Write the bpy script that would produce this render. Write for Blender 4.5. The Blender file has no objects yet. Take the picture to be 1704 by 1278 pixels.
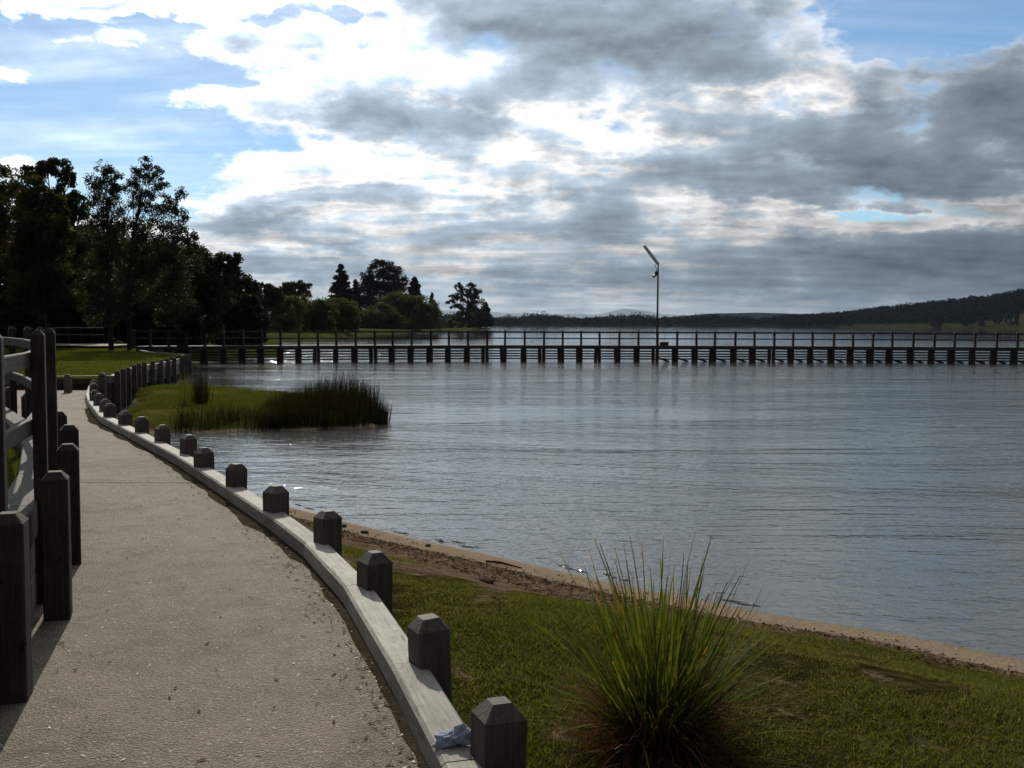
import bpy, math, random
import numpy as np
from mathutils import Vector, Matrix, Euler

rng = np.random.default_rng(7)
random.seed(7)
sc = bpy.context.scene
col = sc.collection
R = math.radians

# ------------------------------------------------------------------ camera
F, CX, CY = 1700.0, 852.0, 639.0            # focal length and centre, in photograph pixels
EYE = 1.6
PITCH = math.atan(99 / F)
ROLL = R(0.2)
cam_d = bpy.data.cameras.new('camera')
cam_d.sensor_width = 36.0
cam_d.lens = 36.0 * F / 1704.0
cam_d.clip_start = 0.05
cam_d.clip_end = 60000
cam = bpy.data.objects.new('camera', cam_d)
col.objects.link(cam)
cam.location = (0, 0, EYE)
cam.rotation_euler = (Matrix.Rotation(math.pi / 2 - PITCH, 3, 'X') @ Matrix.Rotation(ROLL, 3, 'Z')).to_euler()
sc.camera = cam

# ------------------------------------------------------------------ exposure
sc.view_settings.view_transform = 'Standard'
sc.view_settings.look = 'None'
sc.view_settings.gamma = 1.0
sc.view_settings.exposure = 0.08
sc.cycles.max_bounces = 5
sc.cycles.transparent_max_bounces = 6
sc.cycles.volume_bounces = 1
sc.cycles.sample_clamp_indirect = 4.0
sc.cycles.caustics_reflective = False
sc.cycles.caustics_refractive = False

# ------------------------------------------------------------------ sun
SUN_AZ, SUN_EL = R(-15.5), R(33)
sun_dir = Vector((math.sin(SUN_AZ) * math.cos(SUN_EL), math.cos(SUN_AZ) * math.cos(SUN_EL), math.sin(SUN_EL)))
sun_d = bpy.data.lights.new('sun', 'SUN')
sun_d.energy = 3.4
sun_d.angle = R(0.6)
sun_d.color = (1.0, 0.93, 0.80)
sun = bpy.data.objects.new('sun', sun_d)
col.objects.link(sun)
sun.rotation_euler = sun_dir.to_track_quat('Z', 'Y').to_euler()
sun.location = (0, 0, 60)


def ray(u, v):
    du, dv = u - CX, v - CY
    c, s = math.cos(ROLL), math.sin(ROLL)
    du, dv = du * c + dv * s, dv * c - du * s
    x, y = du / F, -dv / F
    cp, sp = math.cos(PITCH), math.sin(PITCH)
    return Vector((x, cp + y * sp, -sp + y * cp))


def on(u, v, z):
    d = ray(u, v)
    t = (z - EYE) / d.z
    return Vector((d.x * t, d.y * t, z))


def at(u, v, D):
    d = ray(u, v)
    t = D / d.y
    return Vector((d.x * t, D, EYE + d.z * t))


# ------------------------------------------------------------------ world: Nishita sky with a broken cloud layer
class NT:
    def __init__(s, tree):
        s.t = tree; s.n = tree.nodes; s.l = tree.links

    def put(s, sock, v):
        if v is None: return
        if isinstance(v, bpy.types.NodeSocket): s.l.new(v, sock)
        else: sock.default_value = v

    def M(s, op, a, b=None, c=None, clamp=False):
        n = s.n.new('ShaderNodeMath'); n.operation = op; n.use_clamp = clamp
        for i, v in enumerate((a, b, c)): s.put(n.inputs[i], v)
        return n.outputs[0]

    def V(s, op, a, b=None, out=0):
        n = s.n.new('ShaderNodeVectorMath'); n.operation = op
        s.put(n.inputs[0], a); s.put(n.inputs[1], b)
        return n.outputs[out]

    def xyz(s, x, y, z=0.0):
        n = s.n.new('ShaderNodeCombineXYZ')
        for i, v in enumerate((x, y, z)): s.put(n.inputs[i], v)
        return n.outputs[0]

    def sep(s, v):
        n = s.n.new('ShaderNodeSeparateXYZ'); s.l.new(v, n.inputs[0])
        return n.outputs

    def noise(s, vec, scale=1.0, detail=4.0, rough=0.5, dist=0.0, col=False, dim='3D'):
        n = s.n.new('ShaderNodeTexNoise'); n.noise_dimensions = dim
        s.put(n.inputs['Vector'], vec); n.inputs['Scale'].default_value = scale
        n.inputs['Detail'].default_value = detail; n.inputs['Roughness'].default_value = rough
        n.inputs['Distortion'].default_value = dist
        return n.outputs[1 if col else 0]

    def voro(s, vec, scale, feature='F1', out='Distance', rnd=1.0):
        n = s.n.new('ShaderNodeTexVoronoi'); n.feature = feature
        s.put(n.inputs['Vector'], vec); n.inputs['Scale'].default_value = scale
        n.inputs['Randomness'].default_value = rnd
        return n.outputs[out]

    def ramp(s, f, stops, interp='LINEAR'):
        n = s.n.new('ShaderNodeValToRGB'); n.color_ramp.interpolation = interp
        e = n.color_ramp.elements
        while len(e) < len(stops): e.new(0.5)
        for k, (p, c) in enumerate(stops):
            e[k].position = p
            e[k].color = (c, c, c, 1) if isinstance(c, (int, float)) else (*c, 1)
        s.put(n.inputs[0], f)
        return n.outputs[0]

    def mix(s, f, a, b, mode='MIX'):
        n = s.n.new('ShaderNodeMix'); n.data_type = 'RGBA'; n.blend_type = mode
        s.put(n.inputs[0], f)
        for i, v in ((6, a), (7, b)):
            if isinstance(v, (tuple, list)): v = (*v, 1) if len(v) == 3 else v
            s.put(n.inputs[i], v)
        return n.outputs[2]

    def smooth(s, x, a, b):
        n = s.n.new('ShaderNodeMapRange'); n.interpolation_type = 'SMOOTHSTEP'
        s.put(n.inputs[0], x); n.inputs[1].default_value = a; n.inputs[2].default_value = b
        return n.outputs[0]


world = bpy.data.worlds.new('World')
sc.world = world
world.use_nodes = True
world.cycles.sampling_method = 'MANUAL'
world.cycles.sample_map_resolution = 1024
wt = world.node_tree
wt.nodes.clear()
w = NT(wt)
SKY_STRENGTH = 0.1
sky = wt.nodes.new('ShaderNodeTexSky')
sky.sky_type = 'NISHITA'
sky.sun_disc = False
sky.sun_elevation = SUN_EL
sky.sun_rotation = SUN_AZ
sky.air_density = 1.0
sky.dust_density = 0.0
sky.ozone_density = 2.5
dirv = wt.nodes.new('ShaderNodeTexCoord').outputs['Generated']
sx_, sy_, sz_ = w.sep(dirv)
az = w.M('ARCTAN2', sx_, sy_)
el = w.M('ARCSINE', w.M('MINIMUM', w.M('MAXIMUM', sz_, -1.0), 1.0))
zz = w.M('ADD', w.M('MAXIMUM', sz_, 0.0), 0.11)
plane = w.xyz(w.M('DIVIDE', sx_, zz), w.M('DIVIDE', sy_, zz), 0.0)
wv = w.noise(w.V('MULTIPLY', plane, (1.1, 1.0, 1.0)), 1.3, 5, 0.62, 0.0, True)
wv = w.V('SUBTRACT', wv, (0.5, 0.5, 0.5))
aev = w.V('ADD', w.xyz(az, el, 0.0), w.V('MULTIPLY', wv, (0.17, 0.055, 0.0)))
wv2 = w.V('SUBTRACT', w.noise(w.V('MULTIPLY', w.xyz(az, el, 0.0), (1.0, 1.8, 1.0)), 26.0, 4, 0.6, 0.2, True), (0.5, 0.5, 0.5))
aev = w.V('ADD', aev, w.V('MULTIPLY', wv2, (0.075, 0.034, 0.0)))
# cloud thickness: negative is open blue sky, small is thin and white, large is thick and grey
N_OPEN = 19
BLOBS = [
    # open sky
    (90, 190, 210, 85, -1.15), (40, 50, 150, 60, -0.75), (330, 120, 50, 14, -0.7), (215, 170, 85, 60, -0.4),
    (300, 40, 60, 16, -0.45), (430, 28, 28, 12, -0.6), (545, 16, 34, 9, -0.6), (140, 290, 120, 60, -0.6),
    (1640, 20, 130, 52, -1.5), (1540, 45, 45, 18, -0.7), (1430, 347, 60, 7, -1.0), (1000, 5, 20, 10, -0.3),
    # small clouds in the blue
    (45, 118, 52, 16, 0.95), (110, 55, 40, 9, 0.55), (15, 282, 45, 24, 1.0), (20, 240, 30, 7, 0.55), (1590, 38, 40, 8, 0.75),
    (10, 40, 12, 10, 0.7), (170, 5, 90, 9, 0.8),
    # bright thin clouds
    (520, 45, 170, 50, -0.06), (560, 150, 200, 55, -0.16), (330, 220, 90, 30, 0.1), (480, 270, 170, 25, -0.14),
    (860, 215, 70, 25, -0.25), (940, 190, 80, 22, -0.2), (780, 110, 60, 30, -0.15), (1000, 240, 40, 20, -0.15),
    (1330, 150, 80, 13, -0.42), (1200, 160, 60, 10, -0.3), (1610, 95, 130, 14, 0.3), (1430, 20, 70, 30, 0.1),
    (1440, 366, 190, 9, -0.42), (1260, 345, 90, 8, -0.35), (1650, 350, 70, 9, -0.3), (1080, 235, 60, 12, -0.3),
    # thick grey clouds
    (950, 40, 230, 60, 1.0), (1120, 75, 150, 42, 0.75), (780, 40, 90, 30, 0.25), (1020, 150, 120, 25, 0.35),
    (640, 195, 110, 24, 0.75), (740, 222, 100, 26, 0.75), (380, 70, 60, 13, 0.45), (500, 68, 34, 13, 0.45), (360, 205, 50, 16, 0.28), (480, 108, 20, 10, 0.3),
    (410, 370, 90, 15, 0.75), (540, 403, 80, 8, 0.5), (470, 440, 110, 14, 0.5), (500, 325, 90, 8, 0.35), (830, 340, 110, 17, 0.55),
    (940, 385, 160, 14, 0.4), (620, 320, 60, 8, 0.25),
    (1290, 190, 150, 22, 0.35), (1600, 165, 150, 38, 0.6), (1400, 250, 260, 35, 0.45), (1330, 305, 260, 24, 0.5), (1620, 290, 160, 30, 0.4),
    (1130, 300, 120, 20, 0.25), (1600, 405, 200, 26, 0.6), (1350, 425, 230, 20, 0.4), (1250, 465, 420, 20, 0.35), (1600, 460, 240, 30, 0.4), (1100, 370, 100, 14, 0.3),
    (760, 460, 300, 14, 0.25),
]
T = 0.0
TO = 0.0
for k, (u, v, su, sv, amp) in enumerate(BLOBS):
    d = ray(u, v).normalized()
    q = w.V('MULTIPLY', w.V('SUBTRACT', aev, (math.atan2(d.x, d.y), math.asin(d.z), 0)), (F / su, F / sv, 0))
    e = w.M('EXPONENT', w.M('MULTIPLY', w.V('DOT_PRODUCT', q, q, 1), -0.6))
    T = w.M('MULTIPLY_ADD', e, amp, T)
    if k == N_OPEN - 1: TO = T


def cloud_noise(el_):
    """broken cloud field at an elevation socket: wide flat banks far off, puffs on them"""
    z_ = w.M('ADD', w.M('MAXIMUM', w.M('SINE', el_), 0.0), 0.11)
    pl_ = w.xyz(w.M('DIVIDE', sx_, z_), w.M('DIVIDE', sy_, z_), 0.0)
    f1 = w.noise(w.V('MULTIPLY', pl_, (0.8, 1.0, 1.0)), 1.3, 2, 0.5, 0.2)
    f2 = w.noise(w.V('MULTIPLY', pl_, (0.55, 1.0, 1.0)), 3.2, 2.5, 0.5, 0.3)
    f3 = w.noise(w.V('MULTIPLY', w.xyz(az, el_, 0.0), (1.0, 1.9, 1.0)), 17.0, 6, 0.58, 0.15)
    n_ = w.M('MULTIPLY', w.M('SUBTRACT', f1, 0.5), 1.5)
    n_ = w.M('MULTIPLY_ADD', w.M('SUBTRACT', f2, 0.5), 2.2, n_)
    return w.M('MULTIPLY_ADD', w.M('SUBTRACT', f3, 0.5), 2.6, n_)


nz0 = cloud_noise(el)
relief = w.M('SUBTRACT', nz0, cloud_noise(w.M('ADD', el, 0.011)))
nz = w.M('MULTIPLY', nz0, w.M('MULTIPLY_ADD', w.smooth(el, 0.01, 0.13), 0.5, 0.5))
low = w.smooth(el, 0.11, 0.015)
T = w.M('ADD', w.M('ADD', T, 0.20), nz)
T = w.M('MULTIPLY_ADD', low, 0.02, T)
opn = w.M('MULTIPLY_ADD', nz, 0.7, w.M('ADD', TO, 0.62))
opn = w.M('MULTIPLY_ADD', low, 0.5, opn)
cover = w.M('POWER', w.smooth(opn, -0.22, 0.46), 1.6)
veil = w.M('MULTIPLY', w.smooth(w.noise(w.V('MULTIPLY', plane, (0.25, 1.0, 1.0)), 1.6, 6, 0.6, 0.8), 0.36, 0.75), 0.32)
cover = w.M('MAXIMUM', cover, veil)
thick = w.M('MAXIMUM', w.M('SUBTRACT', T, 0.04), 0.0)
cosang = w.V('DOT_PRODUCT', dirv, tuple(sun_dir), 1)
ang = w.M('ARCCOSINE', w.M('MINIMUM', w.M('MAXIMUM', cosang, -1.0), 1.0))
g = w.M('EXPONENT', w.M('MULTIPLY', w.M('POWER', w.M('DIVIDE', ang, 0.52), 2.0), -1.0))
g2 = w.M('EXPONENT', w.M('MULTIPLY', w.M('POWER', w.M('DIVIDE', ang, 1.0), 2.0), -1.0))
lum = w.M('MINIMUM', w.M('MULTIPLY_ADD', g, 1.9, w.M('MULTIPLY_ADD', g2, 0.38, 0.22)), 1.9)
lum = w.M('MULTIPLY', lum, w.M('MULTIPLY_ADD', w.smooth(el, 0.0, 0.16), 0.30, 0.70))
shade = w.M('MULTIPLY_ADD', w.M('EXPONENT', w.M('MULTIPLY', thick, -2.4)), 0.775, 0.225)
tint = w.mix(w.smooth(thick, 0.02, 0.6), (1.0, 0.995, 0.985), (0.80, 0.97, 1.15))
cl = w.V('SCALE', tint, None)
rl = w.M('MAXIMUM', w.M('MINIMUM', w.M('MULTIPLY_ADD', relief, 0.55, 1.0), 1.7), 0.55)
wt.links.new(w.M('MULTIPLY', w.M('MULTIPLY', lum, shade), rl), cl.node.inputs['Scale'])
clear = w.V('SCALE', sky.outputs[0], None)
clear.node.inputs['Scale'].default_value = SKY_STRENGTH * 0.85
clear = w.mix(1.0, clear, (0.76, 0.97, 1.08), 'MULTIPLY')
clear = w.mix(w.M('MULTIPLY', g, 0.22), clear, (1.0, 1.0, 1.0))
skyc = w.mix(cover, clear, cl)
bg = wt.nodes.new('ShaderNodeBackground')
bg.inputs['Strength'].default_value = 1.0
wt.links.new(skyc, bg.inputs['Color'])
wo = wt.nodes.new('ShaderNodeOutputWorld')
wt.links.new(bg.outputs[0], wo.inputs['Surface'])
#SKYEND

# ------------------------------------------------------------------ materials
MAT = {}


def mat(name):
    m = bpy.data.materials.new(name); m.use_nodes = True
    MAT[name] = m
    t = NT(m.node_tree)
    b = m.node_tree.nodes['Principled BSDF']
    return m, t, b


def coords(t, kind='Object'):
    return t.n.new('ShaderNodeTexCoord').outputs[kind]


def wpos(t):
    return t.n.new('ShaderNodeNewGeometry').outputs['Position']


def bump(t, b, h, strength=0.5, dist=0.01):
    n = t.n.new('ShaderNodeBump'); n.inputs['Strength'].default_value = strength; n.inputs['Distance'].default_value = dist
    t.l.new(h, n.inputs['Height']); t.l.new(n.outputs[0], b.inputs['Normal'])
    return n.outputs[0]


def wood(name, c1, c2, axis, rough=0.75, knots=0.0, spec=0.3, green=None):
    m, t, b = mat(name)
    info = t.n.new('ShaderNodeObjectInfo').outputs['Random']
    c = t.V('ADD', coords(t), t.xyz(t.M('MULTIPLY', info, 37.0), t.M('MULTIPLY', info, 11.0), t.M('MULTIPLY', info, 5.0)))
    st = [1.0, 1.0, 1.0]; st[axis] = 0.07
    gr = t.noise(t.V('MULTIPLY', c, tuple(st)), 60, 5, 0.65, 0.4)
    bl = t.noise(c, 5, 5, 0.6)
    f = t.M('ADD', t.M('MULTIPLY', gr, 0.6), t.M('MULTIPLY', bl, 0.4))
    cc = t.ramp(f, [(0.32, c1), (0.68, c2)])
    cc = t.mix(1.0, cc, t.ramp(info, [(0.0, 0.75), (1.0, 1.15)]), 'MULTIPLY')
    cc = t.mix(t.smooth(t.noise(c, 22, 3, 0.6), 0.62, 0.72), cc, t.mix(0.55, cc, (c1[0] * .4, c1[1] * .4, c1[2] * .4)))
    ck = t.noise(t.V('MULTIPLY', c, tuple(0.05 if q == 0.07 else 1.0 for q in st)), 30, 2, 0.4, 0.2)
    cm = t.M('MULTIPLY', t.smooth(t.M('ABSOLUTE', t.M('SUBTRACT', ck, 0.5)), 0.012, 0.003), t.smooth(t.noise(c, 4, 2, 0.5), 0.5, 0.6))
    cc = t.mix(t.M('MULTIPLY', cm, 0.75), cc, (0.02, 0.017, 0.014))
    if knots:
        k = t.voro(t.V('MULTIPLY', c, (1.0, 1.6, 1.0)), 11.0)
        km = t.smooth(k, 0.13, 0.06)
        kn = t.smooth(t.noise(c, 6, 2, 0.5), 0.42, 0.48)
        cc = t.mix(t.M('MULTIPLY', t.M('MULTIPLY', km, kn), knots), cc, (0.07, 0.06, 0.05))
    if green: cc = t.mix(t.smooth(t.noise(c, 3, 4, 0.6), 0.45, 0.7), cc, green)
    t.l.new(cc, b.inputs['Base Color'])
    b.inputs['Roughness'].default_value = rough
    b.inputs['Specular IOR Level'].default_value = spec
    bump(t, b, t.M('ADD', gr, t.M('MULTIPLY', bl, 0.5)), 0.7, 0.006)
    return m


wood('post_wood', (0.040, 0.033, 0.027), (0.115, 0.100, 0.085), 2, 0.7)
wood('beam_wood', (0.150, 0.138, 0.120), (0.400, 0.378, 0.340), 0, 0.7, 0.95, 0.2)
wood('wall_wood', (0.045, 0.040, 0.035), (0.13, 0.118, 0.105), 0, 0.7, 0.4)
wood('fence_wood', (0.018, 0.015, 0.013), (0.060, 0.052, 0.046), 2, 0.7, 0.0, 0.15)
wood('rail_wood', (0.026, 0.024, 0.021), (0.085, 0.079, 0.070), 0, 0.7, 0.3, 0.12)
wood('jetty_wood', (0.026, 0.021, 0.018), (0.080, 0.066, 0.056), 0, 0.75)
wood('jetty_post_wood', (0.026, 0.018, 0.015), (0.065, 0.046, 0.038), 2, 0.75)
wood('drift_wood', (0.022, 0.015, 0.011), (0.07, 0.05, 0.036), 0, 0.9, 0, 0.05)


def concrete():
    m, t, b = mat('concrete')
    p = wpos(t)
    big = t.noise(p, 0.8, 6, 0.68, 0.6)
    mid = t.noise(p, 5.0, 6, 0.65, 0.3)
    fine = t.noise(p, 70, 4, 0.7)
    base = t.ramp(t.M('ADD', t.M('MULTIPLY', big, 0.55), t.M('MULTIPLY', mid, 0.45)),
                  [(0.38, (0.048, 0.035, 0.023)), (0.50, (0.150, 0.122, 0.088)), (0.62, (0.235, 0.198, 0.150))])
    base = t.mix(0.5, base, t.ramp(fine, [(0.32, (0.045, 0.035, 0.025)), (0.70, (0.33, 0.285, 0.225))]))
    vn = t.n.new('ShaderNodeTexVoronoi'); vn.inputs['Scale'].default_value = 95; t.l.new(p, vn.inputs['Vector'])
    peb = vn.outputs['Color']; pd = vn.outputs['Distance']
    rs = t.sep(peb)
    chip = t.M('MULTIPLY', t.M('GREATER_THAN', rs[0], 0.86), t.M('LESS_THAN', pd, 0.40))
    base = t.mix(t.M('MULTIPLY', chip, 0.6), base, (0.46, 0.42, 0.36))
    dk = t.M('MULTIPLY', t.M('GREATER_THAN', rs[1], 0.82), t.M('LESS_THAN', pd, 0.38))
    base = t.mix(t.M('MULTIPLY', dk, 0.65), base, (0.06, 0.052, 0.045))
    vn2 = t.n.new('ShaderNodeTexVoronoi'); vn2.inputs['Scale'].default_value = 33; t.l.new(p, vn2.inputs['Vector'])
    r2 = t.sep(vn2.outputs['Color'])
    ch2 = t.M('MULTIPLY', t.M('GREATER_THAN', r2[0], 0.93), t.M('LESS_THAN', vn2.outputs['Distance'], 0.22))
    base = t.mix(t.M('MULTIPLY', ch2, 0.5), base, (0.66, 0.64, 0.6))
    st = t.smooth(t.noise(p, 1.7, 6, 0.7, 0.8), 0.56, 0.70)
    base = t.mix(t.M('MULTIPLY', st, 0.7), base, (0.085, 0.064, 0.042))
    t.l.new(base, b.inputs['Base Color'])
    b.inputs['Roughness'].default_value = 0.8
    b.inputs['Specular IOR Level'].default_value = 0.22
    h = t.M('ADD', t.M('MULTIPLY', pd, 0.8), t.M('ADD', fine, t.M('MULTIPLY', mid, 0.6)))
    bump(t, b, h, 0.9, 0.010)


concrete()


def bank():
    m, t, b = mat('bank')
    p = wpos(t)
    a = t.n.new('ShaderNodeAttribute'); a.attribute_name = 'shore'
    s = a.outputs['Fac']
    n1 = t.noise(p, 1.6, 6, 0.62)
    n2 = t.noise(p, 9.0, 5, 0.65)
    n3 = t.noise(p, 55.0, 4, 0.7)
    sand = t.ramp(n3, [(0.3, (0.30, 0.225, 0.155)), (0.7, (0.47, 0.37, 0.27))])
    soil = t.ramp(t.M('ADD', t.M('MULTIPLY', n2, 0.5), t.M('MULTIPLY', n3, 0.5)), [(0.37, (0.045, 0.028, 0.017)), (0.48, (0.16, 0.112, 0.070)), (0.62, (0.33, 0.25, 0.175))])
    turf = t.ramp(t.M('ADD', t.M('MULTIPLY', n2, 0.6), t.M('MULTIPLY', n3, 0.4)), [(0.38, (0.018, 0.016, 0.006)), (0.52, (0.058, 0.052, 0.014)), (0.66, (0.15, 0.115, 0.055))])
    s2 = t.M('MULTIPLY_ADD', t.M('SUBTRACT', n1, 0.5), 0.9, s)
    s2 = t.M('MULTIPLY_ADD', t.M('SUBTRACT', n2, 0.5), 0.30, s2)
    c = t.mix(t.smooth(s2, 0.36, 0.54), turf, soil)
    c = t.mix(t.smooth(t.noise(p, 3.4, 5, 0.65, 0.5), 0.57, 0.66), c, soil)
    s3 = t.M('MULTIPLY_ADD', t.M('SUBTRACT', n2, 0.5), 0.05, s)
    c = t.mix(t.smooth(s3, 0.855, 0.885), c, sand)
    wet = t.smooth(s, 0.96, 1.02)
    c = t.mix(wet, c, t.mix(1.0, c, (0.42, 0.40, 0.38), 'MULTIPLY'))
    t.l.new(c, b.inputs['Base Color'])
    t.l.new(t.M('MULTIPLY_ADD', wet, -0.6, 0.95), b.inputs['Roughness'])
    t.l.new(t.M('MULTIPLY', wet, 0.4), b.inputs['Specular IOR Level'])
    bump(t, b, t.M('ADD', n2, n3), 1.0, 0.07)


bank()


def turf(name, lo, mid, hi, scale=1.0, edge=None):
    m, t, b = mat(name)
    p = wpos(t)
    n1 = t.noise(p, 0.35 * scale, 5, 0.6); n2 = t.noise(p, 3 * scale, 6, 0.65); n3 = t.noise(p, 26 * scale, 4, 0.7)
    f = t.M('ADD', t.M('MULTIPLY', n1, 0.3), t.M('ADD', t.M('MULTIPLY', n2, 0.35), t.M('MULTIPLY', n3, 0.35)))
    c = t.ramp(f, [(0.38, lo), (0.52, mid), (0.66, hi)])
    if edge:
        z = t.sep(p)[2]
        zz = t.M('MULTIPLY_ADD', t.M('SUBTRACT', n2, 0.5), 0.16, z)
        c = t.mix(t.smooth(zz, edge[1], edge[0]), c, t.ramp(n3, [(0.3, (0.20, 0.15, 0.105)), (0.7, (0.36, 0.29, 0.21))]))
    t.l.new(c, b.inputs['Base Color'])
    b.inputs['Roughness'].default_value = 1.0
    b.inputs['Specular IOR Level'].default_value = 0.0
    bump(t, b, t.M('ADD', n2, n3), 0.9, 0.06 / scale)


turf('lawn', (0.026, 0.034, 0.005), (0.055, 0.068, 0.009), (0.090, 0.092, 0.016))
turf('spit_turf', (0.040, 0.036, 0.009), (0.085, 0.080, 0.017), (0.145, 0.115, 0.034), 1.0, (-0.60, -0.53))
turf('far_turf', (0.035, 0.042, 0.013), (0.060, 0.072, 0.022), (0.10, 0.105, 0.035), 0.15)
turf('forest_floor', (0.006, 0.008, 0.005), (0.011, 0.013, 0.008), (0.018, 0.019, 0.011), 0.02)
turf('meadow', (0.012, 0.016, 0.007), (0.036, 0.036, 0.015), (0.085, 0.068, 0.032), 0.03)
turf('earth', (0.035, 0.028, 0.02), (0.06, 0.048, 0.034), (0.10, 0.08, 0.058), 2.0)


def plain(name, c, rough=0.8, metal=0.0, spec=0.4, var=0.25, scale=8.0):
    m, t, b = mat(name)
    n = t.noise(coords(t), scale, 5, 0.65)
    cc = t.ramp(n, [(0.3, tuple(x * (1 - var) for x in c)), (0.7, tuple(min(1, x * (1 + var)) for x in c))])
    t.l.new(cc, b.inputs['Base Color'])
    b.inputs['Roughness'].default_value = rough; b.inputs['Metallic'].default_value = metal
    b.inputs['Specular IOR Level'].default_value = spec
    return m


plain('bed', (0.05, 0.036, 0.022), 0.9, scale=0.4)
plain('stone', (0.06, 0.052, 0.046), 0.85)
plain('bark', (0.022, 0.018, 0.015), 0.9, scale=3)
plain('galv', (0.26, 0.27, 0.28), 0.5, 0.5)
plain('dark_metal', (0.05, 0.05, 0.052), 0.5, 0.5)
plain('panel_glass', (0.02, 0.024, 0.04), 0.12, 0.0, 0.6)
plain('panel_back', (0.11, 0.115, 0.12), 0.5, 0.3)
plain('lens', (0.75, 0.76, 0.76), 0.25)
plain('mountain', (0.05, 0.06, 0.05), 0.95, scale=0.001)
plain('litter', (0.06, 0.036, 0.022), 0.9, spec=0.05, var=0.6, scale=30)
plain('chips', (0.55, 0.50, 0.44), 0.7, scale=20)
plain('box_paint', (0.028, 0.028, 0.028), 0.6)
plain('path_grey', (0.20, 0.17, 0.15), 0.9, scale=0.6)
m, t, b = mat('cloth')
n = t.noise(coords(t), 60, 5, 0.7)
t.l.new(t.ramp(n, [(0.3, (0.17, 0.20, 0.29)), (0.75, (0.38, 0.43, 0.55))]), b.inputs['Base Color'])
b.inputs['Roughness'].default_value = 0.95
bump(t, b, t.noise(coords(t), 260, 2, 0.5), 0.3, 0.001)


def leafmat(name, lo, hi, trans=0.3, rough=0.65, spec=0.12, tip=None):
    m, t, b = mat(name)
    ri = t.n.new('ShaderNodeNewGeometry').outputs['Random Per Island']
    oi = t.n.new('ShaderNodeObjectInfo').outputs['Random']
    r_ = t.M('FRACT', t.M('ADD', ri, oi))
    n = t.noise(wpos(t), 0.8, 3, 0.5)
    f = t.M('ADD', t.M('MULTIPLY', r_, 0.65), t.M('MULTIPLY', n, 0.35))
    c = t.ramp(f, [(0.1, lo), (0.85, hi)])
    if tip:
        a = t.n.new('ShaderNodeAttribute'); a.attribute_name = 'along'
        c = t.mix(t.smooth(t.M('MULTIPLY_ADD', r_, 0.14, a.outputs['Fac']), 0.97, 1.10), c, tip)
        c = t.mix(t.smooth(a.outputs['Fac'], 0.22, 0.0), c, (0.06, 0.035, 0.016))
    t.l.new(c, b.inputs['Base Color'])
    b.inputs['Roughness'].default_value = rough; b.inputs['Specular IOR Level'].default_value = spec
    if trans:
        tr = t.n.new('ShaderNodeBsdfTranslucent')
        t.l.new(t.mix(1.0, c, (1.25, 1.2, 0.6), 'MULTIPLY'), tr.inputs[0])
        ms = t.n.new('ShaderNodeMixShader'); ms.inputs[0].default_value = trans
        t.l.new(b.outputs[0], ms.inputs[1]); t.l.new(tr.outputs[0], ms.inputs[2])
        t.l.new(ms.outputs[0], t.n['Material Output'].inputs['Surface'])
    return m


leafmat('leaf_gum', (0.017, 0.027, 0.011), (0.048, 0.062, 0.024), 0.25)
leafmat('leaf_gold', (0.022, 0.027, 0.009), (0.076, 0.072, 0.020), 0.3)
leafmat('leaf_thin', (0.016, 0.026, 0.013), (0.046, 0.060, 0.026), 0.3)
leafmat('leaf_dark', (0.012, 0.019, 0.008), (0.032, 0.044, 0.017), 0.16)
leafmat('leaf_willow', (0.034, 0.045, 0.015), (0.095, 0.108, 0.036), 0.3, 0.7, 0.15)
leafmat('leaf_pine', (0.009, 0.015, 0.010), (0.022, 0.030, 0.018), 0.1)
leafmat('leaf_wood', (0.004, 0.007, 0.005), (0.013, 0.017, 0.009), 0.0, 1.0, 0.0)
leafmat('leaf_reed', (0.009, 0.011, 0.004), (0.036, 0.035, 0.014), 0.16, 0.7, 0.1)
leafmat('leaf_reed_green', (0.036, 0.047, 0.010), (0.110, 0.118, 0.028), 0.4, 0.8, 0.06)
leafmat('grass_blade', (0.036, 0.052, 0.010), (0.140, 0.150, 0.034), 0.46, 0.7, 0.1)
leafmat('grass_dry', (0.11, 0.08, 0.032), (0.28, 0.215, 0.11), 0.35, 0.8, 0.1)
leafmat('tussock_leaf', (0.032, 0.056, 0.010), (0.115, 0.135, 0.024), 0.36, 0.75, 0.06, (0.26, 0.16, 0.04))
leafmat('tussock_dead', (0.034, 0.012, 0.008), (0.125, 0.052, 0.032), 0.08, 0.95, 0.0)


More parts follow.
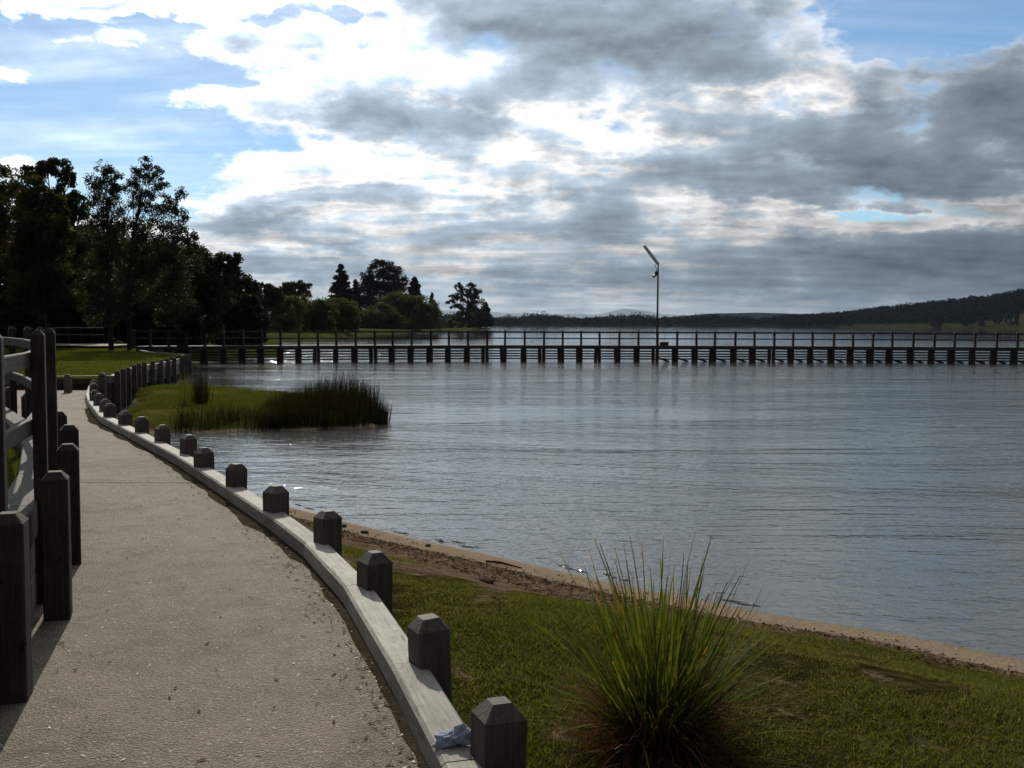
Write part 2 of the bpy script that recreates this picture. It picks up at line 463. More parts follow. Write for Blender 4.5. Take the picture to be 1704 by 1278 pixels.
def water():
    m = bpy.data.materials.new('water'); m.use_nodes = True; MAT['water'] = m
    t = NT(m.node_tree); t.n.clear()
    p = wpos(t)
    ps = t.V('MULTIPLY', p, (0.8, 1.25, 1.0))
    pl = t.V('MULTIPLY', p, (0.42, 1.2, 1.0))
    calm = t.smooth(t.noise(t.V('MULTIPLY', p, (0.3, 1.0, 1.0)), 0.22, 6, 0.62, 0.6), 0.36, 0.64)
    py = t.sep(p)[1]
    amp = t.M('MULTIPLY', t.M('MULTIPLY_ADD', calm, 0.9, 0.45), t.M('MULTIPLY_ADD', t.smooth(py, 66.0, 170.0), -1.28, t.M('MULTIPLY_ADD', t.smooth(py, 18.0, 45.0), 0.45, 1.0)))
    h = t.M('MULTIPLY', t.noise(pl, 0.45, 3, 0.5, 0.4), 0.030)
    h = t.M('MULTIPLY_ADD', t.noise(ps, 2.0, 3, 0.55, 0.4), 0.020, h)
    h = t.M('MULTIPLY_ADD', t.noise(ps, 7.0, 2, 0.55, 0.6), 0.0105, h)
    h = t.M('MULTIPLY_ADD', t.noise(ps, 19.0, 2, 0.55, 0.4), 0.0030, h)
    gp_ = t.V('MULTIPLY', t.V('SUBTRACT', p, (-17.0, 70.0, 0.0)), (0.085, 0.09, 0.0))
    ruff = t.M('EXPONENT', t.M('MULTIPLY', t.V('DOT_PRODUCT', gp_, gp_, 1), -1.0))
    amp = t.M('MULTIPLY', amp, t.M('MULTIPLY_ADD', ruff, 2.2, 1.0))
    h = t.M('MULTIPLY', h, amp)
    bn = t.n.new('ShaderNodeBump'); bn.inputs['Strength'].default_value = 1.0; bn.inputs['Distance'].default_value = 1.0
    t.l.new(h, bn.inputs['Height'])
    fr = t.n.new('ShaderNodeFresnel'); fr.inputs['IOR'].default_value = 1.333
    t.l.new(bn.outputs[0], fr.inputs['Normal'])
    gl = t.n.new('ShaderNodeBsdfGlossy'); gl.inputs['Roughness'].default_value = 0.035
    gl.inputs['Color'].default_value = (0.93, 0.975, 1, 1)
    t.l.new(bn.outputs[0], gl.inputs['Normal'])
    tp = t.n.new('ShaderNodeBsdfTransparent'); tp.inputs[0].default_value = (0.66, 0.55, 0.38, 1)
    df = t.n.new('ShaderNodeBsdfDiffuse'); df.inputs[0].default_value = (0.125, 0.13, 0.118, 1)
    mu = t.n.new('ShaderNodeMixShader'); mu.inputs[0].default_value = 0.6
    t.l.new(tp.outputs[0], mu.inputs[1]); t.l.new(df.outputs[0], mu.inputs[2])
    mx = t.n.new('ShaderNodeMixShader')
    t.l.new(fr.outputs[0], mx.inputs[0]); t.l.new(mu.outputs[0], mx.inputs[1]); t.l.new(gl.outputs[0], mx.inputs[2])
    o = t.n.new('ShaderNodeOutputMaterial'); t.l.new(mx.outputs[0], o.inputs['Surface'])


water()


# ------------------------------------------------------------------ mesh helpers
def mesh(name, V, Fc, attr=None, smooth=False):
    me = bpy.data.meshes.new(name)
    V = np.asarray(V, dtype=np.float32)
    if isinstance(Fc, np.ndarray):
        k = Fc.shape[1]; n = len(Fc)
        me.vertices.add(len(V)); me.vertices.foreach_set('co', V.ravel())
        me.loops.add(n * k); me.loops.foreach_set('vertex_index', Fc.astype(np.int32).ravel())
        me.polygons.add(n); me.polygons.foreach_set('loop_start', np.arange(0, n * k, k, dtype=np.int32))
        me.update(calc_edges=True)
    else:
        me.from_pydata([tuple(v) for v in V], [], Fc); me.update()
    if attr:
        for an, av in attr.items():
            a = me.attributes.new(an, 'FLOAT', 'POINT'); a.data.foreach_set('value', np.asarray(av, dtype=np.float32))
    if smooth: me.polygons.foreach_set('use_smooth', np.ones(len(me.polygons), dtype=bool))
    return me


def obj(name, me, m=None, parent=None, loc=(0, 0, 0), rot=None):
    o = bpy.data.objects.new(name, me)
    col.objects.link(o)
    if m and me and not me.materials: me.materials.append(MAT[m])
    l = Vector(loc)
    if parent is not None:
        o.parent = parent
        l = l - parent.location
    o.location = l
    if rot is not None: o.rotation_euler = rot
    return o


def tag(o, label=None, cat=None, group=None, kind=None):
    if label: o['label'] = label
    if cat: o['category'] = cat
    if group: o['group'] = group
    if kind: o['kind'] = kind
    return o


def empty(name, loc, label, cat, group=None):
    o = bpy.data.objects.new(name, None); col.objects.link(o)
    o.location = loc; o.empty_display_size = 0.3
    return tag(o, label, cat, group)


def section(wd, ht, bv):
    a, c = wd / 2, ht / 2
    return [(-a + bv, -c), (a - bv, -c), (a, -c + bv), (a, c - bv), (a - bv, c), (-a + bv, c), (-a, c - bv), (-a, -c + bv)]


def beam_mesh(name, L, wd, ht, bv=0.008):
    """along local x, centred"""
    s = section(wd, ht, bv)
    V = [(-L / 2, y, z) for y, z in s] + [(L / 2, y, z) for y, z in s]
    Fc = [(i, (i + 1) % 8, 8 + (i + 1) % 8, 8 + i) for i in range(8)]
    Fc += [tuple(range(7, -1, -1)), tuple(range(8, 16))]
    return mesh(name, V, Fc)


def post_mesh(name, wd, h, cham, inset, bv=0.008, z0=0.0, dp=None):
    dp = dp or wd
    s = section(wd, dp, bv)
    rings = [(z0, 1, 1), (h - cham, 1, 1), (h, 1 - 2 * inset / wd, 1 - 2 * inset / dp)]
    V = []
    for z, kx, ky in rings: V += [(x * kx, y * ky, z) for x, y in s]
    Fc = []
    for r_ in range(2):
        for i in range(8):
            j = (i + 1) % 8
            Fc.append((r_ * 8 + i, r_ * 8 + j, r_ * 8 + 8 + j, r_ * 8 + 8 + i))
    Fc += [tuple(range(7, -1, -1)), tuple(range(16, 24))]
    return mesh(name, V, Fc)


def place_beam(name, p0, p1, wd, ht, m, parent, gap=0.004, bv=0.008, cache={}):
    p0, p1 = Vector(p0), Vector(p1)
    d = p1 - p0
    L = round(d.length - gap, 3)
    key = (name, L, wd, ht, m)
    if key not in cache: cache[key] = beam_mesh(name, L, wd, ht, bv)
    rz = math.atan2(d.y, d.x); ry = -math.atan2(d.z, math.hypot(d.x, d.y))
    return obj(name, cache[key], m, parent, (p0 + p1) / 2, Euler((0, ry, rz)))


def tube(path, rad, sides=6):
    P = [Vector(p) for p in path]
    V, Fc = [], []
    for i, p in enumerate(P):
        d = (P[min(i + 1, len(P) - 1)] - P[max(i - 1, 0)]).normalized()
        a = d.orthogonal().normalized(); b_ = d.cross(a)
        for k in range(sides):
            th = 2 * math.pi * k / sides
            V.append(p + (a * math.cos(th) + b_ * math.sin(th)) * rad[i])
    for i in range(len(P) - 1):
        for k in range(sides):
            k2 = (k + 1) % sides
            Fc.append((i * sides + k, i * sides + k2, (i + 1) * sides + k2, (i + 1) * sides + k))
    Fc.append(tuple(range(sides - 1, -1, -1))); n = (len(P) - 1) * sides
    Fc.append(tuple(range(n, n + sides)))
    return V, Fc


def join(parts):
    V, Fc = [], []
    for v, f in parts:
        k = len(V); V += [tuple(x) for x in v]; Fc += [tuple(i + k for i in q) for q in f]
    return V, Fc


def poly_at(poly, s):
    """point at parameter s (0..1 by length)"""
    P = np.array(poly, dtype=float)
    d = np.r_[0, np.cumsum(np.linalg.norm(np.diff(P, axis=0), axis=1))]
    return np.stack([np.interp(np.asarray(s) * d[-1], d, P[:, k]) for k in range(P.shape[1])], -1)


def grid_mesh(name, G, attr=None, smooth=True):
    G = np.asarray(G); a, b_ = G.shape[:2]
    idx = np.arange(a * b_).reshape(a, b_)
    Fc = np.stack([idx[:-1, :-1].ravel(), idx[:-1, 1:].ravel(), idx[1:, 1:].ravel(), idx[1:, :-1].ravel()], 1)
    return mesh(name, G.reshape(-1, 3), Fc, attr, smooth)


def fbm(x, y, seed=0, octs=4, f0=1.0):
    r_ = np.random.default_rng(seed); out = np.zeros_like(np.asarray(x, dtype=float)); a = 1.0; f = f0
    for _ in range(octs):
        for _ in range(3):
            th = r_.uniform(0, 6.28); ph = r_.uniform(0, 6.28)
            out = out + a / 3 * np.sin(f * (np.cos(th) * x + np.sin(th) * y) + ph)
        a *= 0.55; f *= 2.07
    return out


WATER = -0.6
# ------------------------------------------------------------------ the setting: lake bed, lake, banks, path
tag(obj('lake_bed', mesh('lake_bed', [(-9000, -400, -2.4), (9000, -400, -2.4), (9000, 12000, -2.4), (-9000, 12000, -2.4)], [(0, 1, 2, 3)]), 'bed'), kind='structure')
tag(obj('lake_water', mesh('lake_water', [(-8000, -300, WATER), (8000, -300, WATER), (8000, 11000, WATER), (-8000, 11000, WATER)], [(0, 1, 2, 3)]), 'water'), kind='structure')

KZ = 0.12
kerb_px = [(735, 1269), (650, 1104.5), (571.6, 973), (506, 902), (444, 856), (360, 800.5), (288, 755), (217, 718), (164, 691), (146, 668), (142, 654), (147, 641)]
kerb_left = [on(u, v, KZ).to_2d() for u, v in kerb_px]
d0 = (kerb_left[0] - kerb_left[1]).normalized()
kerb_left = [kerb_left[0] + d0 * 4.4, kerb_left[0] + d0 * 2.2] + kerb_left
KL = np.array([tuple(p) for p in kerb_left])
KW = 0.16


def offset_poly(P, d):
    P = np.asarray(P); T_ = np.gradient(P, axis=0); T_ /= np.linalg.norm(T_, axis=1)[:, None]
    return P + np.stack([T_[:, 1], -T_[:, 0]], 1) * d


KR = offset_poly(KL, KW)
KC = offset_poly(KL, KW / 2)

# right-hand bank: ruled between the kerb and the waterline
shore_px = [(1704, 1098), (1500, 1055), (1280, 1021), (1150, 995), (1030, 972), (900, 942), (800, 919), (700, 898), (600, 873), (480, 842)]
S = [tuple(on(u, v, WATER).to_2d()) for u, v in shore_px]
S = [(16, 1.5), (9.5, 3.9), (5.8, 5.5)] + S + [(-3.5, 13.3), (-4.5, 14.4), (-5.6, 15.3)]
nt, nr = 120, 70
tt = np.linspace(0, 1, nt)
kk = poly_at(KR[:10], tt)
# fewer kerb metres than shore metres: spread evenly
ss = poly_at(S, np.clip(tt, 0, 1))
rr = np.concatenate([np.linspace(0, 1, 46), 1 + np.linspace(0.02, 1.2, nr - 46)])
G = np.zeros((nt, nr, 3)); SH = np.zeros((nt, nr))
for j, r_ in enumerate(rr):
    G[:, j, :2] = kk + (ss - kk) * r_
    prof = 0.75 * r_ + 0.25 * r_ ** 2 if r_ <= 1 else 1 + (r_ - 1) * 1.25
    G[:, j, 2] = -0.05 + (WATER + 0.05) * prof
    SH[:, j] = r_
SQ = np.array(S, dtype=float)                                # metres from each bank vertex to the waterline
dmin = np.full(G.shape[:2], 1e9)
for i in range(len(SQ) - 1):
    e = SQ[i + 1] - SQ[i]; q = G[..., :2] - SQ[i]
    tq = np.clip((q @ e) / (e @ e), 0, 1)
    dmin = np.minimum(dmin, np.linalg.norm(q - tq[..., None] * e, axis=2))
dq = np.clip((dmin - 0.4) / 2.3, 0, 1)
G[..., 2] = np.where(SH <= 1, WATER + 0.085 * np.minimum(dmin, 2.7) + 0.31 * dq * dq * (3 - 2 * dq), WATER - (SH - 1) * 0.4)
SH = np.where(SH <= 1, 1 - np.minimum(dmin, 3.2) / 3.2, SH)
wob = fbm(G[..., 0], G[..., 1], 3, 5, 1.6) * 0.022 + fbm(G[..., 0], G[..., 1], 9, 4, 9.0) * 0.010
G[..., 2] += wob * np.clip((0.90 - SH) * 6, 0, 1)
# the turf reaches closer to the sand towards the right
tuftlift = np.interp(G[..., 0], [-1.3, 0.0, 0.8, 2.0], [-0.65, -0.3, 0.4, 1.4])
SHA = np.where(SH < 0.87, np.minimum(SH - 0.34 * tuftlift * np.clip((0.90 - SH) * 9, 0, 1), 0.83), SH)
bank_o = tag(obj('lake_bank', grid_mesh('lake_bank', G, {'shore': SHA.ravel()}), 'bank'), kind='structure')

# concrete path in slabs
wallp = [(-1.35, 2.2), (-1.72, 3.3), (-2.12, 4.42), (-2.55, 5.62), (-3.02, 6.85), (-3.80, 8.55), (-4.95, 10.6), (-6.15, 12.5), (-8.2, 14.6), (-11.5, 16.2), (-17, 17.3), (-26, 18.0), (-40, 18.4)]
WP = np.array(wallp)


def path_left(y):
    return np.interp(y, np.r_[-3, WP[:, 1]], np.r_[0.35, WP[:, 0]]) - 0.16


def path_right(y):
    i = np.argsort(KL[:, 1]); return np.interp(y, KL[i, 1], KL[i, 0]) + 0.03


path_root = tag(obj('footpath', mesh('footpath', [(-40, -3, -0.06), (KC[0][0], -3, -0.06)] + [(x, y, -0.06) for x, y in KC] + [(-9.9, 24.6, -0.06), (-40, 24.6, -0.06)], [tuple(range(len(KC) + 4))]), 'earth'), kind='structure')


def slab(y0, y1, yj=None):
    n = max(6, int((y1 - y0) / 0.35)); ys = np.linspace(y0, y1, n)
    top = np.zeros((n, 9, 3))
    for i, y in enumerate(ys):
        xs = np.linspace(path_left(y), path_right(y), 9)
        top[i, :, 0] = xs; top[i, :, 1] = y; top[i, :, 2] = 0.0
    V = np.concatenate([top.reshape(-1, 3), top.reshape(-1, 3) - [0, 0, 0.055]])
    idx = np.arange(n * 9).reshape(n, 9); k = n * 9
    Fc = np.stack([idx[:-1, :-1].ravel(), idx[:-1, 1:].ravel(), idx[1:, 1:].ravel(), idx[1:, :-1].ravel()], 1).tolist()
    for r_ in (0, n - 1):
        for c in range(8): Fc.append([idx[r_, c], idx[r_, c + 1], idx[r_, c + 1] + k, idx[r_, c] + k])
    for c in (0, 8):
        for r_ in range(n - 1): Fc.append([idx[r_, c], idx[r_ + 1, c], idx[r_ + 1, c] + k, idx[r_, c] + k])
    obj('concrete_slab', mesh('concrete_slab', V, Fc), 'concrete', path_root)


for y0, y1 in ((-3, 3.0), (3.006, 10.18), (10.2, 16.4), (16.41, 24.35)): slab(y0, y1)

# raised turf on the left, behind the sleeper wall
WL = offset_poly(WP, -0.30)
n = len(WL)
G2 = np.zeros((60, 40, 3))
wl = poly_at(WL, np.linspace(0, 1, 60))
for j, r_ in enumerate(np.linspace(0, 1, 40) ** 1.6):
    far = np.stack([wl[:, 0] - 22 * r_, wl[:, 1] - 10 * r_], 1)
    G2[:, j, :2] = far
    G2[:, j, 2] = 0.50 + 0.5 * r_
G2[..., 2] += fbm(G2[..., 0], G2[..., 1], 5, 4, 2.5) * 0.02
tag(obj('raised_turf', grid_mesh('raised_turf', G2), 'lawn'), kind='structure')

# the lawn beyond the path, held by a timber wall along the water
edge_px = [(193.7, 616.5), (203.5, 613), (212, 611), (222, 606), (230, 604), (239, 602), (253, 600), (267, 598.5), (279, 596), (289, 594.5), (302, 591.5), (308.5, 590), (315, 588.5)]
edge_top = np.linspace(0.42, 0.30, 13)
EDGE = []
for (u, v), z in zip(edge_px, edge_top):
    p = on(u, v, z); EDGE.append((p.x, p.y))
EDGE = np.array(EDGE)
lawn_out = [(-60, 24.55), (EDGE[0][0] - 0.12, 24.55)] + [(x - 0.14, y) for x, y in EDGE] + [(-17.5, 47.5), (-19.5, 53), (-26, 60), (-60, 62)]
lo = poly_at(lawn_out, np.linspace(0, 1, 140))
cen = np.array([-24.0, 40.0])
G3 = np.zeros((141, 26, 3))
for j, r_ in enumerate(np.linspace(1, 0, 26)):
    q = cen + (lo - cen) * r_
    G3[:140, j, :2] = q; G3[140, j, :2] = cen + (lo[0] - cen) * r_
G3[..., 2] = 0.26 + 0.0045 * np.clip(G3[..., 1] - 25, 0, 40) - np.clip((G3[..., 1] - 25) / 20, 0, 1) * 0.08 + fbm(G3[..., 0], G3[..., 1], 11, 4, 0.9) * 0.025
lawn_o = tag(obj('lawn', grid_mesh('lawn', G3), 'lawn'), kind='structure')
# worn path behind the lawn
gp = np.zeros((20, 2, 3)); xs = np.linspace(-46, -20.6, 20)
for i, x in enumerate(xs):
    yc = 55.5 - 0.16 * (x + 33) + 0.9 * math.sin(x * 0.2)
    gp[i, 0] = (x, yc - 1.7, 0.42); gp[i, 1] = (x, yc + 1.7, 0.46)
tag(obj('gravel_path', grid_mesh('gravel_path', gp), 'path_grey'), kind='structure')

# grass spit with the reeds
spit_px = [(150, 672), (215, 700), (300, 720), (350, 719), (450, 717), (540, 715), (610, 712), (628, 700), (600, 688), (520, 668), (430, 657), (350, 652), (300, 650), (262, 648), (235, 650), (205, 655), (185, 652), (165, 648)]
SP = np.array([tuple(on(u, v, WATER).to_2d()) for u, v in spit_px])
SP[0] = (-8.3, 20.3); SP[1] = (-7.6, 20.2); SP[-1] = (-9.6, 25.5); SP[-2] = (-9.9, 27.2)
spc = poly_at(np.vstack([SP, SP[:1]]), np.linspace(0, 1, 160))
scen = np.array([-7.0, 24.5])
G4 = np.zeros((160, 30, 3)); rad = np.linspace(1.18, 0, 30)
wobs = 1 + 0.025 * np.sin(np.linspace(0, 40 * math.pi, 160)) + 0.02 * np.sin(np.linspace(0, 74 * math.pi, 160))
for j, r_ in enumerate(rad):
    G4[:, j, :2] = scen + (spc - scen) * (r_ * np.where(r_ > 0.8, wobs, 1))[:, None]
    hgt = WATER + 0.30 * min(1, (1 - r_) * 3.2) if r_ < 1 else WATER - (r_ - 1) * 2.0
    G4[:, j, 2] = hgt
G4[159] = G4[0]
G4[..., 2] += fbm(G4[..., 0], G4[..., 1], 21, 4, 1.5) * 0.02 + 0.0
spit_o = tag(obj('grass_spit', grid_mesh('grass_spit', G4), 'spit_turf'), kind='structure')

# the wooded shore on the left, running out to the point
fb_px = [(315, 600), (395, 586), (425, 570), (500, 566.5), (560, 564), (592, 560), (640, 554.5), (700, 552.2), (742, 550.6), (790, 549), (822, 548)]
FB = [(-60, 59.5), (-21.5, 57.8), (-18.0, 60.5), (-15.0, 62.5), (-14.9, 70), (-19, 92), (-26, 112)] + [tuple(on(u, v, WATER).to_2d()) for u, v in fb_px[2:]]
FBl = poly_at(FB, np.linspace(0, 1, 120))
G5 = np.zeros((120, 24, 3))
for j, r_ in enumerate(np.linspace(0, 1, 24) ** 1.5):
    G5[:, j, 0] = FBl[:, 0] - 260 * r_ + (2 if j == 0 else 0) * 0
    G5[:, j, 1] = FBl[:, 1] + 60 * r_
    dist = r_ * 260
    G5[:, j, 2] = WATER - 0.15 + min(1.0, dist / 2.5) * 0.75 + 3.2 * min(1, dist / 130)
G5[:, 0, 2] = WATER - 0.5
tag(obj('wooded_shore', grid_mesh('wooded_shore', G5), 'far_turf'), kind='structure')


def polar_grid(us, ranges, hfun):
    G_ = np.zeros((len(us), len(ranges), 3))
    for i, u in enumerate(us):
        a = math.atan2(u - CX, F)
        for j, rg in enumerate(ranges):
            G_[i, j] = (math.sin(a) * rg, math.cos(a) * rg, hfun(u, rg))
    return G_


def sstep(x, a, b_):
    q = min(1, max(0, (x - a) / (b_ - a))); return q * q * (3 - 2 * q)


# far shore, wooded hill on the right, low hill and mountains behind
tag(obj('far_shore', grid_mesh('far_shore', polar_grid(np.linspace(300, 1500, 60), np.linspace(1500, 2600, 8), lambda u, r_: WATER - 1 + 7 * sstep(r_, 1500, 1900))), 'forest_floor'), kind='structure')


def hill_h(u, r_):
    top = np.interp(u, [1180, 1330, 1400, 1450, 1550, 1650, 1704, 1900, 2300], [0, 7, 14, 20, 29, 39, 45, 60, 80])
    base = np.interp(u, [1250, 1500, 1704], [1400, 1250, 1150])
    q = r_ - base
    return WATER - 0.6 + 4.0 * sstep(q, 0, 60) + (top - 3) * sstep(q, 60, 560)


hr = np.linspace(1130, 2200, 40)
tag(obj('wooded_hill', grid_mesh('wooded_hill', polar_grid(np.linspace(1180, 2300, 120), hr, hill_h)), 'forest_floor'), kind='structure')


def mead(u, r_):
    b0 = np.interp(u, [1250, 1500, 1704], [1400, 1250, 1150])
    return hill_h(u, r_) + 0.5


mg = np.zeros((60, 12, 3))
for i, u in enumerate(np.linspace(1395, 1900, 60)):
    b0 = np.interp(u, [1250, 1500, 1704], [1400, 1250, 1150])
    wd = np.interp(u, [1395, 1450, 1530, 1600, 1640, 1704, 1900], [20, 90, 130, 130, 170, 270, 300])
    a = math.atan2(u - CX, F)
    for j in range(12):
        rg = b0 + 6 + wd * j / 11
        mg[i, j] = (math.sin(a) * rg, math.cos(a) * rg, hill_h(u, rg) + 0.4)
tag(obj('meadow', grid_mesh('meadow', mg), 'meadow'), kind='structure')
tag(obj('low_hill', grid_mesh('low_hill', polar_grid(np.linspace(900, 1700, 50), np.linspace(3600, 4600, 6), lambda u, r_: -1 + np.interp(u, [900, 1100, 1180, 1260, 1340, 1500], [12, 34, 52, 56, 50, 40]) * sstep(r_, 3600, 4300))), 'forest_floor'), kind='structure')
mtn = [(780, 150), (860, 120), (900, 104), (930, 116), (960, 122), (985, 110), (1005, 126), (1025, 160), (1040, 176), (1052, 168), (1075, 150), (1100, 118), (1140, 104), (1200, 90), (1300, 110)]
tag(obj('distant_mountains', grid_mesh('distant_mountains', polar_grid(np.linspace(700, 1300, 120), np.linspace(19000, 22000, 6), lambda u, r_: -1 + np.interp(u, [m_[0] for m_ in mtn], [m_[1] * 2.0 for m_ in mtn]) * sstep(r_, 19000, 21800))), 'mountain'), kind='structure')

# ------------------------------------------------------------------ timber kerb and bollards along the path
kerb = empty('timber_kerb', (KC[3][0], KC[3][1], 0), 'pale weathered sleeper kerb curving along the lake side of the footpath', 'kerb')
for i in range(len(KC) - 1):
    a, b_ = KC[i], KC[i + 1]
    e = 0.02 * (i % 2)
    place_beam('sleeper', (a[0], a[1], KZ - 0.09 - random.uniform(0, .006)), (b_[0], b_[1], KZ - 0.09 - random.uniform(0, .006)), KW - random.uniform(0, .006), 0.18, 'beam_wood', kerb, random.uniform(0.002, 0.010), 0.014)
    if i > 1:
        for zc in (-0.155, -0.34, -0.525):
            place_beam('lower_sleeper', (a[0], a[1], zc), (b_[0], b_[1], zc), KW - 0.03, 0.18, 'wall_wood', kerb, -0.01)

bol_px = [(829, 1166), (715, 1027), (623, 916), (545, 852), (459, 808), (393, 772), (339, 744), (313, 724.5), (270, 707), (236, 694), (208, 683), (182, 672), (175, 664), (164, 655), (157.5, 648.5), (155.5, 638), (157, 632)]
bol_mesh = [post_mesh('bollard', 0.152 * a_, 0.20 + h_, c_, i_, b_, -0.95) for a_, h_, c_, i_, b_ in ((1, 0, .05, .042, .006), (.97, .008, .044, .04, .010), (1.02, -.006, .055, .045, .005), (.98, .004, .048, .036, .012))]
BOL_LABELS = [
    'nearest timber bollard, right beside the crumpled blue cloth', 'second nearest timber bollard on the kerb, left of the tussock',
    'third bollard from the camera, with bare soil behind it', 'fourth bollard from the camera, two dark stones just right of its foot',
    'fifth bollard from the camera, where the sand strip meets the kerb', 'sixth bollard from the camera, standing alone against open water',
    'seventh bollard from the camera, by the bend in the kerb', 'eighth bollard from the camera, close behind the one at the bend',
    'ninth bollard from the camera, against the spit shoreline', 'tenth bollard from the camera, against the front of the grassy spit',
    'eleventh bollard from the camera, against the green spit turf', 'twelfth bollard from the camera, first of the close far cluster',
    'thirteenth bollard from the camera, overlapped by the twelfth', 'fourteenth bollard, in the middle of the far cluster on the kerb',
    'third from last bollard at the far kerb end', 'second from last bollard at the far kerb end', 'last and farthest bollard at the kerb end, near the lawn wall']
for k, (u, v) in enumerate(bol_px):
    p = on(u, v, KZ + 0.20)
    i = np.argmin(np.linalg.norm(KC - np.array([p.x, p.y]), axis=1)); j = min(max(i, 1), len(KC) - 2)
    tn = KC[j + 1] - KC[j - 1]
    o = obj('timber_bollard', bol_mesh[(k * 7) % 4], 'post_wood', None, (p.x, p.y, KZ), Euler((R(random.uniform(-2.2, 2.2)), R(random.uniform(-2.2, 2.2)), R(random.uniform(-5, 5)) + math.atan2(tn[1], tn[0]) - math.pi / 2 + (0.16 if k < 3 else 0.3))))
    tag(o, BOL_LABELS[k], 'bollard', 'timber bollards along the kerb')

# ------------------------------------------------------------------ left: sleeper wall with low posts, and post-and-rail fence on top
sw = empty('sleeper_wall', (-2.55, 5.6, 0), 'dark sleeper retaining wall with squat posts left of the footpath', 'retaining wall')
WB = offset_poly(WP, -0.185)
for i in range(len(WB) - 2):
    a, b_ = WB[i], WB[i + 1]
    for k, zc in enumerate((0.10, 0.30, 0.50)):
        place_beam('wall_sleeper', (a[0], a[1], zc), (b_[0], b_[1], zc), 0.2 if k == 2 else 0.17, 0.196, 'rail_wood' if k == 2 else 'wall_wood', sw, -0.01, 0.01)
low_mesh = post_mesh('wall_post', 0.135, 0.80, 0.04, 0.035, 0.007, -0.3)
tall_mesh = post_mesh('fence_post', 0.072, 1.56, 0.03, 0.022, 0.005, 0.0)
fence = empty('rail_fence', (-2.75, 6.0, 0), 'dark post and rail fence standing on the sleeper wall beside the footpath', 'fence')
low_px = [((22, 1162), 0.0), ((97, 1027), 0.0), ((117, 937), 0.0)]
lowp = [on(u, v, 0.0) for (u, v), _ in low_px]
d0 = (lowp[0] - lowp[1])
lowp = [lowp[0] + d0] + lowp
fol = poly_at(offset_poly(WP, 0.06)[4:], np.linspace(0, 1, 400))
s_acc = 0; last = np.array([lowp[-1].x, lowp[-1].y])
for q in fol:
    if q[1] > last[1] and np.linalg.norm(q - last) > 1.35 and len(lowp) < 17:
        lowp.append(Vector((q[0], q[1], 0))); last = q
tallp = []
for k, p in enumerate(lowp):
    nx = lowp[min(k + 1, len(lowp) - 1)] - lowp[max(k - 1, 0)]
    rz = math.atan2(nx.y, nx.x) - math.pi / 2
    obj('wall_post', low_mesh, 'fence_wood', sw, (p.x, p.y, 0), Euler((0, 0, rz)))
    nrm = Vector((-nx.y, nx.x, 0)).normalized(); tn = nx.normalized()
    q = Vector((p.x, p.y, 0)) + nrm * 0.11 + tn * 0.36
    obj('fence_post', tall_mesh, 'fence_wood', fence, q, Euler((0, 0, rz)))
    tallp.append((q, nrm))
for k in range(len(tallp) - 1):
    (a, na), (b_, nb) = tallp[k], tallp[k + 1]
    for zc in (1.39, 1.01):
        place_beam('fence_rail', a + na * 0.055 + Vector((0, 0, zc)), b_ + nb * 0.055 + Vector((0, 0, zc)), 0.04, 0.088, 'rail_wood', fence, -0.03, 0.005)

# ------------------------------------------------------------------ the timber wall holding the lawn
lw = empty('lawn_wall', (EDGE[0][0], EDGE[0][1], 0), 'timber wall with close dark posts holding up the lawn above the water', 'retaining wall')
lp_mesh = post_mesh('lawn_post', 0.14, 0.0, 0.05, 0.035, 0.006, -1.35)
for k, ((x, y), z) in enumerate(zip(EDGE, edge_top)):
    obj('lawn_post', lp_mesh, 'post_wood', lw, (x + 0.03, y - 0.02, z), Euler((0, 0, 0.3)))
front = [on(112.7, 623, 0.42), on(170.4, 620.5, 0.42)]
for p in front: obj('lawn_post', lp_mesh, 'post_wood', lw, p, None)
for x in (-13.0, -15.2, -17.4, -19.6): obj('lawn_post', lp_mesh, 'post_wood', lw, (x, 24.4, 0.42))
ep = [(x - 0.11, y) for x, y in EDGE]
for k in range(len(ep) - 1):
    zt = (edge_top[k] + edge_top[k + 1]) / 2 - 0.12
    for c in range(3):
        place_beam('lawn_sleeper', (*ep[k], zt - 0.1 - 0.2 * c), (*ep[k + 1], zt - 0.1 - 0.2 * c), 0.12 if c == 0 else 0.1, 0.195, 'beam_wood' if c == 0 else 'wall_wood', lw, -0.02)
xs = [-27, -24.2, -21.4, -18.6, -15.8, -13.0, ep[0][0]]
for k in range(len(xs) - 1):
    for c in range(3):
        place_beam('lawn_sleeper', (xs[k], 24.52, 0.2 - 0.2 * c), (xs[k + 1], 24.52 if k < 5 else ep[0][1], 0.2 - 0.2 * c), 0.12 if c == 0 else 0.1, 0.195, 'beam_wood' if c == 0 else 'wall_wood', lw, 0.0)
back = [ep[-1], (-16.2, 46.6), (-18.0, 49.5)]
for k in range(2):
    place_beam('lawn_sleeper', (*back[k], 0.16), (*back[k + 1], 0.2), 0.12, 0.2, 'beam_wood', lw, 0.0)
    place_beam('lawn_sleeper', (*back[k], -0.06), (*back[k + 1], -0.02), 0.1, 0.2, 'wall_wood', lw, 0.0)

